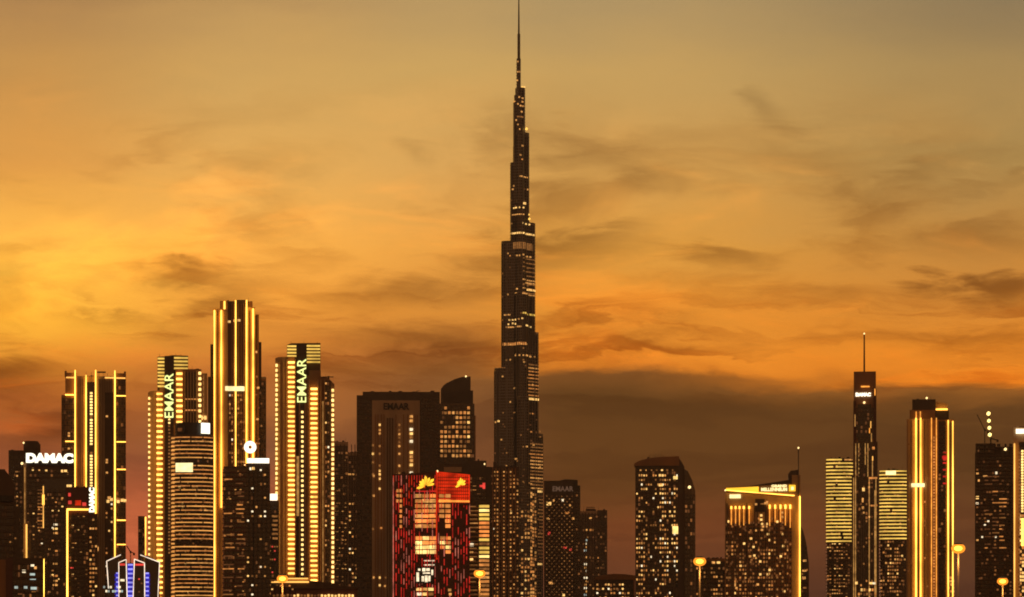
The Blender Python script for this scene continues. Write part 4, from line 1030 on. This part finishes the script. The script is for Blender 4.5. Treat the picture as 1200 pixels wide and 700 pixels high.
# tilted fascia
bm = bmesh.new()
def fpt(px, py, dep): return bm.verts.new((b.X(px), b.Y(dep), b.Z(py)))
f = [(849.6,573.5),(852,571),(892,569.6),(892,577.4)]; 
quad = [(849.8,571.4),(928,572.0-2.6),(932.5,581.6),(930,582.4),(851,576)]
quad = [(850,571.5),(890,569.4),(925,567.5),(932.5,570),(932.8,580),(930,582.2),(850,575.2)]
a_ = [fpt(x, y, -2.4) for x, y in quad]; c_ = [fpt(x, y, 5) for x, y in quad]
bm.faces.new(a_); bm.faces.new(c_[::-1])
for i in range(len(quad)): bm.faces.new((a_[i], c_[i], c_[(i+1) % len(quad)], a_[(i+1) % len(quad)]))
b.add('roof_fascia', bm, 'beige stone')
bm = bmesh.new()
p0, p1 = (850.5,574.6), (931,581.4)
for (xa, ya), (xb, yb) in ((p0, p1),):
    add_bar(bm, (b.X(xa), b.Y(-3.6), b.Z(ya)), (b.X(xb), b.Y(-3.6), b.Z(yb)), .6*b.s, n=8)
b.add('light_strip', bm, 'strip gold')
bm = bmesh.new(); q_ = [(851,572.2),(889,570.6),(889,577.0),(851,574.2)]
v1 = [fpt(x, y, -2.6) for x, y in q_]; v2 = [fpt(x, y, -2.42) for x, y in q_]; bm.faces.new(v1); bm.faces.new(v2[::-1])
for i in range(4): bm.faces.new((v1[i], v2[i], v2[(i+1) % 4], v1[(i+1) % 4]))
b.add('fascia_panel', bm, 'roof wash')
def ftext(s, x0, x1, y0, y1, bold):
    o = b.text(s, x0, x1, y0, y1, 'sign cream', off=.2, bold=bold); o.location.y = b.Y(-2.9); return o
ftext('GRAND', 904, 922, 568.4, 571.4, .05); ftext('MILLENNIUM', 892, 922.4, 572, 576, .05)
o = b.box('emblem_board', 924.6, 932.2, 568.8, 576.2, 'roof wash', .3); o.location.y = b.Y(-2.8)
o2 = b.box('emblem', 927, 930, 571, 574.6, 'sign cream', .3); o2.location.y = b.Y(-3.1)
b.box('sign_panel', 855, 868, 579.6, 584, 'sign cream', .6, .4)
b.lamp('roof_lamp', 850, 574.8, 1.1, 'beacon', -3)
for x in (857, 862, 866.6, 871.6, 878, 902, 908.4, 914.6, 920.4, 926): 
    b.box('light_strip', x-.9, x+.9, 593.5 if x < 890 else 592, 596.5, 'strip gold', 2.4)
    b.box('light_strip', x-.5, x+.5, 596.5, 612+random.random()*8, 'strip orange', 1.6)
    b.box('pilaster', x-2.4, x-1.3, 593, 722, 'brown stone', 1.3)
b.box('recess_panel', 885, 896, 585, 600, 'dark cladding', .3)
b.floors(850, 927.5, 612, 722, 4.6, 1.3, 'brown stone', .45, 'spandrel_cladding'); b.fins([852, 874.6, 884, 888, 892, 897], 590, 722, .8, 'dark cladding', .6)
ws = grid(851, 927, 607, 716, 3.1, 4.6, 1.9, 2.2, lambda x, y: (.22 if y < 635 else .48)*patch(x, y), [('lit ember',5),('lit dim',6),('lit amber',4),('lit warm',2),('lit faint',3)])
ws += [(x-1.3,x+1.3,y,y+2.4,'lit bright') for x, y in ((854,610),(892,603),(892,608),(893,613),(899.5,613),(911,610.5),(900,625),(917.5,625),(901,632),(918,639),(880,630),(883,640),(872,636),(884,650),(901,648),(915,651),(891,657),(891,672),(900,672),(902,667),(868,662),(919,692),(861,694))]
ws += [(x-1.4,x+1.4,y,y+2.4,'lit warm') for x, y in ((917,605),(917,600),(886,590),(897,589),(893,620),(894,616),(879,651),(861,683),(863,688),(888,684))]
ws += [(898,900,587.5,591.5,'lit warm'),(891,895,590,591.5,'lit dim')]
b.many('window', ws, t=.8)
b.mast('mast', 935.6, -3, 526, 600, .9, 1.6, 'steel', 8); b.lamp('mast_lamp', 935.6, 525.6, 1.2, 'beacon', -3)
b.box('light_strip', 936.4, 938.0, 582, 722, 'strip gold', 1.6); b.finish()

b = Building('sail_tower', 'thin dark curved sail of a tower peeking out behind the hotel with the gold roof', 943, 2400)
b.vol('body', rect(934, 948, 0, 24), [(934,612),(938,615),(941,622),(944,632),(946.5,644),(948,660)], 'bronze glass'); b.floors(938, 946, 640, 722, 5, 1.0, 'dark cladding', .4)
b.many('window', [(941,945,656,658.4,'lit warm'),(940,945,668,671,'lit warm'),(940,944,676,679,'lit warm'),(941,945,688,690,'lit dim')] + grid(939, 947, 662, 716, 2.8, 5, 1.8, 2, .25, DIM)); b.finish()

def banded(label, x0, x1, top, ylit, d, sign=None):
    b = Building('banded_tower', label, (x0+x1)/2, d); cx = (x0+x1)/2; r = (x1-x0)/2
    b.vol('body', oval(cx, r, r*.5, r*.5, 28, .5), top+2, 'bronze glass'); b.vol('roof', oval(cx, r+.6, r*.5, r*.5+.6, 28, .5), top, 'dark concrete', top+2.2)
    y = top+.6; k = 0
    while y < ylit:
        c1 = random.random()
        if c1 < .72: b.band('balcony_light', x0+.6, x1-.6, y, y+1.55, 'bar pale', .7)
        else:
            m = x0+(x1-x0)*random.uniform(.3, .7)
            b.band('balcony_light', x0+.6, m-1.5, y, y+1.55, 'bar pale', .7); b.band('balcony_light', m+1.5, x1-.6, y+.1, y+1.65, random.choice(['bar pale','lit warm']), .7)
        y += 4.15; k += 1
    b.floors(x0+.4, x1-.4, top+3.0, 722, 4.15, 1.0, 'dark concrete', .9)
    b.many('window', grid(x0+1, x1-1, ylit+2, 716, 2.7, 4.15, 1.8, 2.0, lambda x, y: (.62 if abs(x-cx+2) < 6 else .34)*patch(x, y, 8), [('lit ember',4),('lit amber',3),('lit warm',3),('lit dim',4),('lit bright',1)])
           + grid(x0+2, x1-2, top+3, ylit-3, 3, 4.15, 2, 1.6, .22, [('lit warm',2),('lit dim',3),('lit amber',2)]), t=.4)
    if sign: b.box('sign_panel', *sign, 'sign cream', .8, .9)
    roof_clutter(b, x0+3, x1-3, top, 5)
    return b.finish()
banded('taller of the two towers striped with gold balcony bands, left of the antenna tower', 968.5, 999, 537.5, 634, 2500)
banded('shorter of the two towers striped with gold balcony bands, right of the antenna tower', 1031, 1063, 551, 632, 2500, (1038,1050,552,556.6))

b = Building('antenna_tower', 'slender bronze tower with a long antenna between the two pale gold banded towers', 1013, 2300)
b.vol('body', rect(1000.5, 1026.5, 0, 24), 435.5, 'brown stone'); b.vol('right_rib', rect(1024, 1027, -1.4, 2), 456, 'maroon cladding'); b.vol('left_rib', rect(1000, 1003, -1.2, 2), 470, 'maroon cladding')
b.vol('lower_body', rect(1001, 1028.5, -1, 24), 518, 'bronze glass'); b.vol('base_body', rect(998, 1030, -2, 24), 558, 'bronze glass')
b.vol('centre_bay', rect(1007, 1016.5, -3, 2), 520, 'dark glass'); b.vol('dark_bay', rect(1005, 1021, -.4, 2), 474, 'dark glass')
b.mast('antenna', 1012.8, 8, 391, 436, 2.1, 1.5, 'maroon cladding', 8); b.lamp('antenna_lamp', 1012.8, 390.4, 1.1, 'beacon', 8)
b.text('DAMAC', 1002.8, 1020.5, 460.4, 464.8, 'sign white', off=.6, bold=.08)
b.lamp('facade_lamp', 1012.8, 472, 1.5, 'beacon'); b.box('wall_light', 1009, 1019, 452.5, 454, 'strip orange', .8)
for x, ya, yb, m in ((1025.3,456,464,'strip orange'),(1002,486,500,'strip faint'),(1020.4,494,502,'strip soft'),(1019,502,508,'strip orange'),(1002.8,520,558,'strip faint'),(1006.4,520,560,'strip faint'),(1017,520,560,'strip faint'),(1022.6,535,540,'strip soft'),(1022.4,540,560,'strip faint'),(1000.4,560,700,'strip faint'),(1002.6,558,722,'strip faint'),(1018.6,562,700,'strip faint'),(1025.2,575,700,'strip faint'),(1014,520,545,'strip faint'),(1021.2,508,518,'strip faint'),(1026.5,560,722,'strip faint')):
    b.box('light_strip', x-.55, x+.55, ya, yb, m, .7, .1)
b.band('light_strip', 1018, 1028, 559.6, 561.6, 'lit amber', .7); b.band('light_strip', 1019, 1028, 592, 593.8, 'lit amber', .7)
b.floors(1003, 1024, 478, 516, 5, 1.0, 'dark cladding', .3); b.floors(1003, 1028, 524, 722, 5, 1.0, 'dark cladding', .3)
b.fins([1004.5, 1009.5, 1012, 1020.4, 1023], 562, 722, .7, 'steel', .8)
b.many('window', [(1010.4,1013.4,572,576,'lit bright'),(1010,1012,584,589,'lit warm'),(1002,1005,682,685,'lit bright'),(1019,1022.4,682.6,685,'lit bright'),(1022.6,1026,682.6,685,'lit white'),(1010,1012.4,594,597,'lit warm'),(1022,1025,524,527,'lit amber')] + grid(1005, 1027, 565, 716, 3.2, 5, 1.7, 2.2, .12, DIM)
       + grid(999, 1029, 690, 716, 3.2, 5, 2.2, 3, .5, WARM), t=.9); b.finish()

b = Building('strip_lit_tower', 'gold washed tower with paired bright strips and a cross bar beside the second banded tower', 1090, 1700)
b.vol('left_bay', rect(1062.5, 1090, 0, 42), 491, 'beige stone'); b.vol('right_bay', rect(1090, 1118, 1, 42), 492, 'brown stone')
b.vol('crown', rect(1066, 1096, 5, 36), 480, 'brown stone'); b.vol('crown_block', rect(1069, 1096.5, 7, 34), 467.5, 'dark cladding'); b.vol('right_crown', rect(1096.5, 1112, 6, 36), 481, 'dark cladding')
b.vol('glow_parapet', rect(1096.8, 1110.5, 9, 34), [(1096.8,470),(1103,471),(1110.5,473)], 'beige stone')
b.vol('dark_recess', rect(1099.5, 1108.5, -.2, 4), 494, 'dark cladding')
b.fins([1065, 1069, 1082, 1086], 493, 722, 1.0, 'beige stone', .45, 'pier')
for x, ya, w in ((1072.6,490,1.9),(1078,490,1.7),(1110.4,493,1.5),(1115.8,494,1.4)): b.box('light_strip', x, x+w, ya, 722, 'strip gold', 1.7)
b.box('wall_panel', 1074.9, 1077.7, 492, 722, 'dark cladding', .3); b.box('wall_panel', 1112.2, 1115.5, 495, 722, 'dark cladding', .3)  # dark panels added between the paired strips to damp their wash on the wall
for x, w in ((1091,1.2),(1096.8,1.1)): b.box('light_strip', x, x+w, 490, 722, 'strip orange', 1.2)
b.many('dot_light', [(1093.6,1095.6,512+3.6*i,514+3.6*i,'lit amber') for i in range(58)], t=.6)
b.box('light_bar', 1068, 1083.6, 566.8, 570.8, 'sign cream', 2.2, .1)
bm = bmesh.new(); add_obox(bm, (b.X(1103.6), b.Y(5.2), b.Z(479.6)), 0, 13.6*b.s, 1.2, 1.6*b.s); b.add('parapet_light', bm, 'strip gold')
for x in (1073.6, 1078.6): b.box('crown_light', x-.6, x+.6, 482, 490, 'strip orange', .8)
b.lamp('roof_lamp', 1086, 465.8, 1.4, 'beacon', 10)
b.many('window', [(1105,1109.5,y,y+1.8,'led crimson') for y in range(530, 568, 4) if random.random() < .6] + [(1104,1112,535,538,'led crimson'),(1106,1109,597,600,'lit dim'),(1099,1103,619,623,'lit faint')] + grid(1064, 1071, 520, 700, 3, 5.5, 1.6, 1.6, .10, DIM)+grid(1083, 1089, 560, 700, 3, 5.5, 1.6, 1.6, .12, [('lit amber',1),('lit dim',2)]) + grid(1111, 1119, 676, 716, 2.6, 4, 2.1, 2.6, .8, [('lit amber',2),('lit warm',2)]), t=.7)
b.floors(1099.6, 1108.4, 497, 722, 4.4, 1.0, 'maroon cladding', .4); roof_clutter(b, 1072, 1094, 467.5, 4, dep=14); b.finish()

b = Building('unfinished_tower', 'dark unfinished concrete tower with ragged top floors below the crane with four lamps', 1164, 1600)
b.vol('body', rect(1142.5, 1187.5, 0, 36), 531, 'dark cladding')
b.vol('top_floors', rect(1143.4, 1166, 1.2, 34), 519.6, 'dark concrete'); b.vol('top_floors', rect(1166, 1187.2, 2, 34), 523.6, 'dark concrete')
b.floors(1143, 1166, 521, 530, 4.4, 1.4, 'dark concrete', 1.0); b.floors(1143.4, 1187, 534, 722, 4.4, 1.3, 'dark concrete', .7, alive=.02); b.fins([1148, 1154, 1160, 1166, 1172, 1178, 1183], 520, 540, .8, 'black metal', .8)
b.lamp('work_lamp', 1178.2, 526.8, 1.9, 'beacon')
b.many('window', [(1152,1157,557.2,558.8,'lit warm'),(1166.4,1168.8,553,556,'lit white'),(1143.6,1147,581.4,585,'lit bright'),(1143.6,1146.6,588.8,592,'lit white'),(1144,1147,554,556,'lit warm'),(1146,1148,562,564.4,'lit warm'),(1157,1159.4,609,612,'lit white'),(1153,1155.4,613.4,616,'lit white'),(1144,1146.6,631,634,'lit warm'),(1150,1152,628.4,630.4,'lit white'),(1166,1168,628.6,630.6,'lit white')]
   + [(x, x+random.uniform(3,9), y, y+1.3, random.choice(['lit faint','lit dim','lit amber','lit faint'])) for y in [558+4.4*i for i in range(20)] for x in (1154, 1163, 1171) if random.random() < .5] + grid(1144, 1186, 545, 700, 3, 4.4, 2.2, 2, .12, [('lit ember',3),('lit faint',6)]), t=.5)
roof_clutter(b, 1145, 1186, 522, 9); b.finish()
crane('tower_crane', 'crane with four round yellow lamps on its upright jib above the unfinished tower', 1161, 513, 520, 1600, ((1158.6,484),(1169,516)), lamps=((1158.4,485,2.6),(1158.9,493.5,2.3),(1159.4,501.7,2.3),(1159.9,509.8,2.5)))
crane('tower_crane', 'thin unlit crane with a leaning jib left of the four lamps on the unfinished tower', 1154, 503, 519.6, 1605, ((1145,486),(1158,506)), w=.7)

b = Building('strip_lit_tower', 'gold tower with a white sign at its head, cut off by the right picture edge', 1204, 1400)
b.vol('left_bay', rect(1187.6, 1194, 0, 34), 500, 'beige stone'); b.vol('body', rect(1194, 1222, 1, 34), 519, 'dark cladding'); b.vol('crown', rect(1188.5, 1222, 3, 30), 499.4, 'brown stone')
b.vol('crown_face', rect(1189, 1222, .4, 4), 501, 'beige stone', 518)
b.box('sign_panel', 1190.6, 1210, 503, 508.4, 'sign white', .8, .6)
b.box('light_strip', 1188, 1189.6, 520, 722, 'strip soft', 1.4)
b.fins([1194.6, 1205], 521, 722, 1.0, 'brown stone', 1.2); bars(b, 1196.8, 1199.4, 528, 600, 3.2, 1.9, 'dot gold'); bars(b, 1193.5, 1195.6, 530, 722, 4.2, 1.6, 'lit dim')
b.floors(1194.4, 1215, 524, 722, 4.2, 1.1, 'dark concrete', .5); b.box('light_strip', 1197, 1199.8, 608, 640, 'strip gold', 1.2); b.many('window', grid(1195, 1210, 603, 716, 2.7, 4.2, 2.3, 2.8, .7, [('lit warm',2),('lit bright',2),('lit amber',1)]), t=.6)
b.finish()

# ------------------------------------------------------------------ street lamps beside the road
def street_lamp(px, py, d, label):
    s = d/FPX; x = (px-600)*s; h = (HORIZ-py)*s+CAMZ
    root = bpy.data.objects.new('street_lamp', None); COL.objects.link(root); root.location = (x, d, 0); root.rotation_euler = (0, 0, -x/d)
    tag(root, label, 'street lamp', 'sodium street lamps')
    bm = bmesh.new(); add_bar(bm, (0,0,0), (0,0,.9), .17, .16, 12); add_bar(bm, (0,0,.9), (0,0,h-.25), .10, .06, 12); link_mesh('pole', bm, 'pale metal', root)
    bm = bmesh.new(); add_bar(bm, (0,0,.0), (0,0,.12), .3, .3, 12); link_mesh('base_plate', bm, 'steel', root)
    bm = bmesh.new(); add_bar(bm, (0,.0,h-.25), (0,-.35,h+.12), .05, .045, 8); link_mesh('arm', bm, 'pale metal', root)
    # luminaire: a shallow shell over a round glowing bowl
    bm = bmesh.new(); bmesh.ops.create_uvsphere(bm, u_segments=20, v_segments=12, radius=1)
    for v in bm.verts: v.co = (v.co.x*.34, v.co.y*.40-.45, max(v.co.z, -.1)*.12+h+.36)
    head = link_mesh('luminaire', bm, 'steel', root)
    bm = bmesh.new(); bmesh.ops.create_uvsphere(bm, u_segments=20, v_segments=12, radius=1)
    for v in bm.verts: v.co = (v.co.x*.46, v.co.y*.46-.45, v.co.z*.34+h+.10)
    link_mesh('bowl', bm, 'amber bowl', head)
    bm = bmesh.new(); bmesh.ops.create_uvsphere(bm, u_segments=16, v_segments=10, radius=1)
    for v in bm.verts: v.co = (v.co.x*.27, v.co.y*.25-.45, v.co.z*.17+h+.10)
    link_mesh('burner', bm, 'sodium', head)
    ld = bpy.data.lights.new('bulb', 'POINT'); ld.energy = 130; ld.color = (1,.42,.08); ld.shadow_soft_size = .3
    lo = bpy.data.objects.new('bulb', ld); COL.objects.link(lo); lo.parent = head; lo.location = (0, -.6, h-.75)
    return root
street_lamp(1123, 645, 225, 'nearest street lamp, glowing orange beside the gold tower with paired strips')
street_lamp(820, 660, 245, 'street lamp glowing orange just right of the speckled tower')
street_lamp(562, 674, 268, 'street lamp glowing orange before the olive balcony tower')
street_lamp(331, 680, 280, 'street lamp glowing orange before the wavy roofed hall and lettered tower')
street_lamp(1175, 683, 286, 'street lamp glowing pinkish orange before the unfinished tower')

# ------------------------------------------------------------------ the dusk air between the camera and the towers
bm = bmesh.new(); add_box(bm, -2600, 2600, -60, 5200, -1, 880)
me = bpy.data.meshes.new('haze'); bmesh.ops.recalc_face_normals(bm, faces=bm.faces[:]); bm.to_mesh(me); bm.free()
hz = bpy.data.objects.new('haze', me); COL.objects.link(hz); hz['kind'] = 'stuff'
hm = bpy.data.materials.new('haze'); hm.use_nodes = True; t = hm.node_tree
t.nodes.clear(); pv = t.nodes.new('ShaderNodeVolumePrincipled'); mo = t.nodes.new('ShaderNodeOutputMaterial')
t.links.new(pv.outputs[0], mo.inputs['Volume'])
pv.inputs['Density'].default_value = HAZE; pv.inputs['Color'].default_value = (.95, .90, .86, 1)
pv.inputs['Anisotropy'].default_value = .25; pv.inputs['Density Attribute'].default_value = ''
me.materials.append(hm)
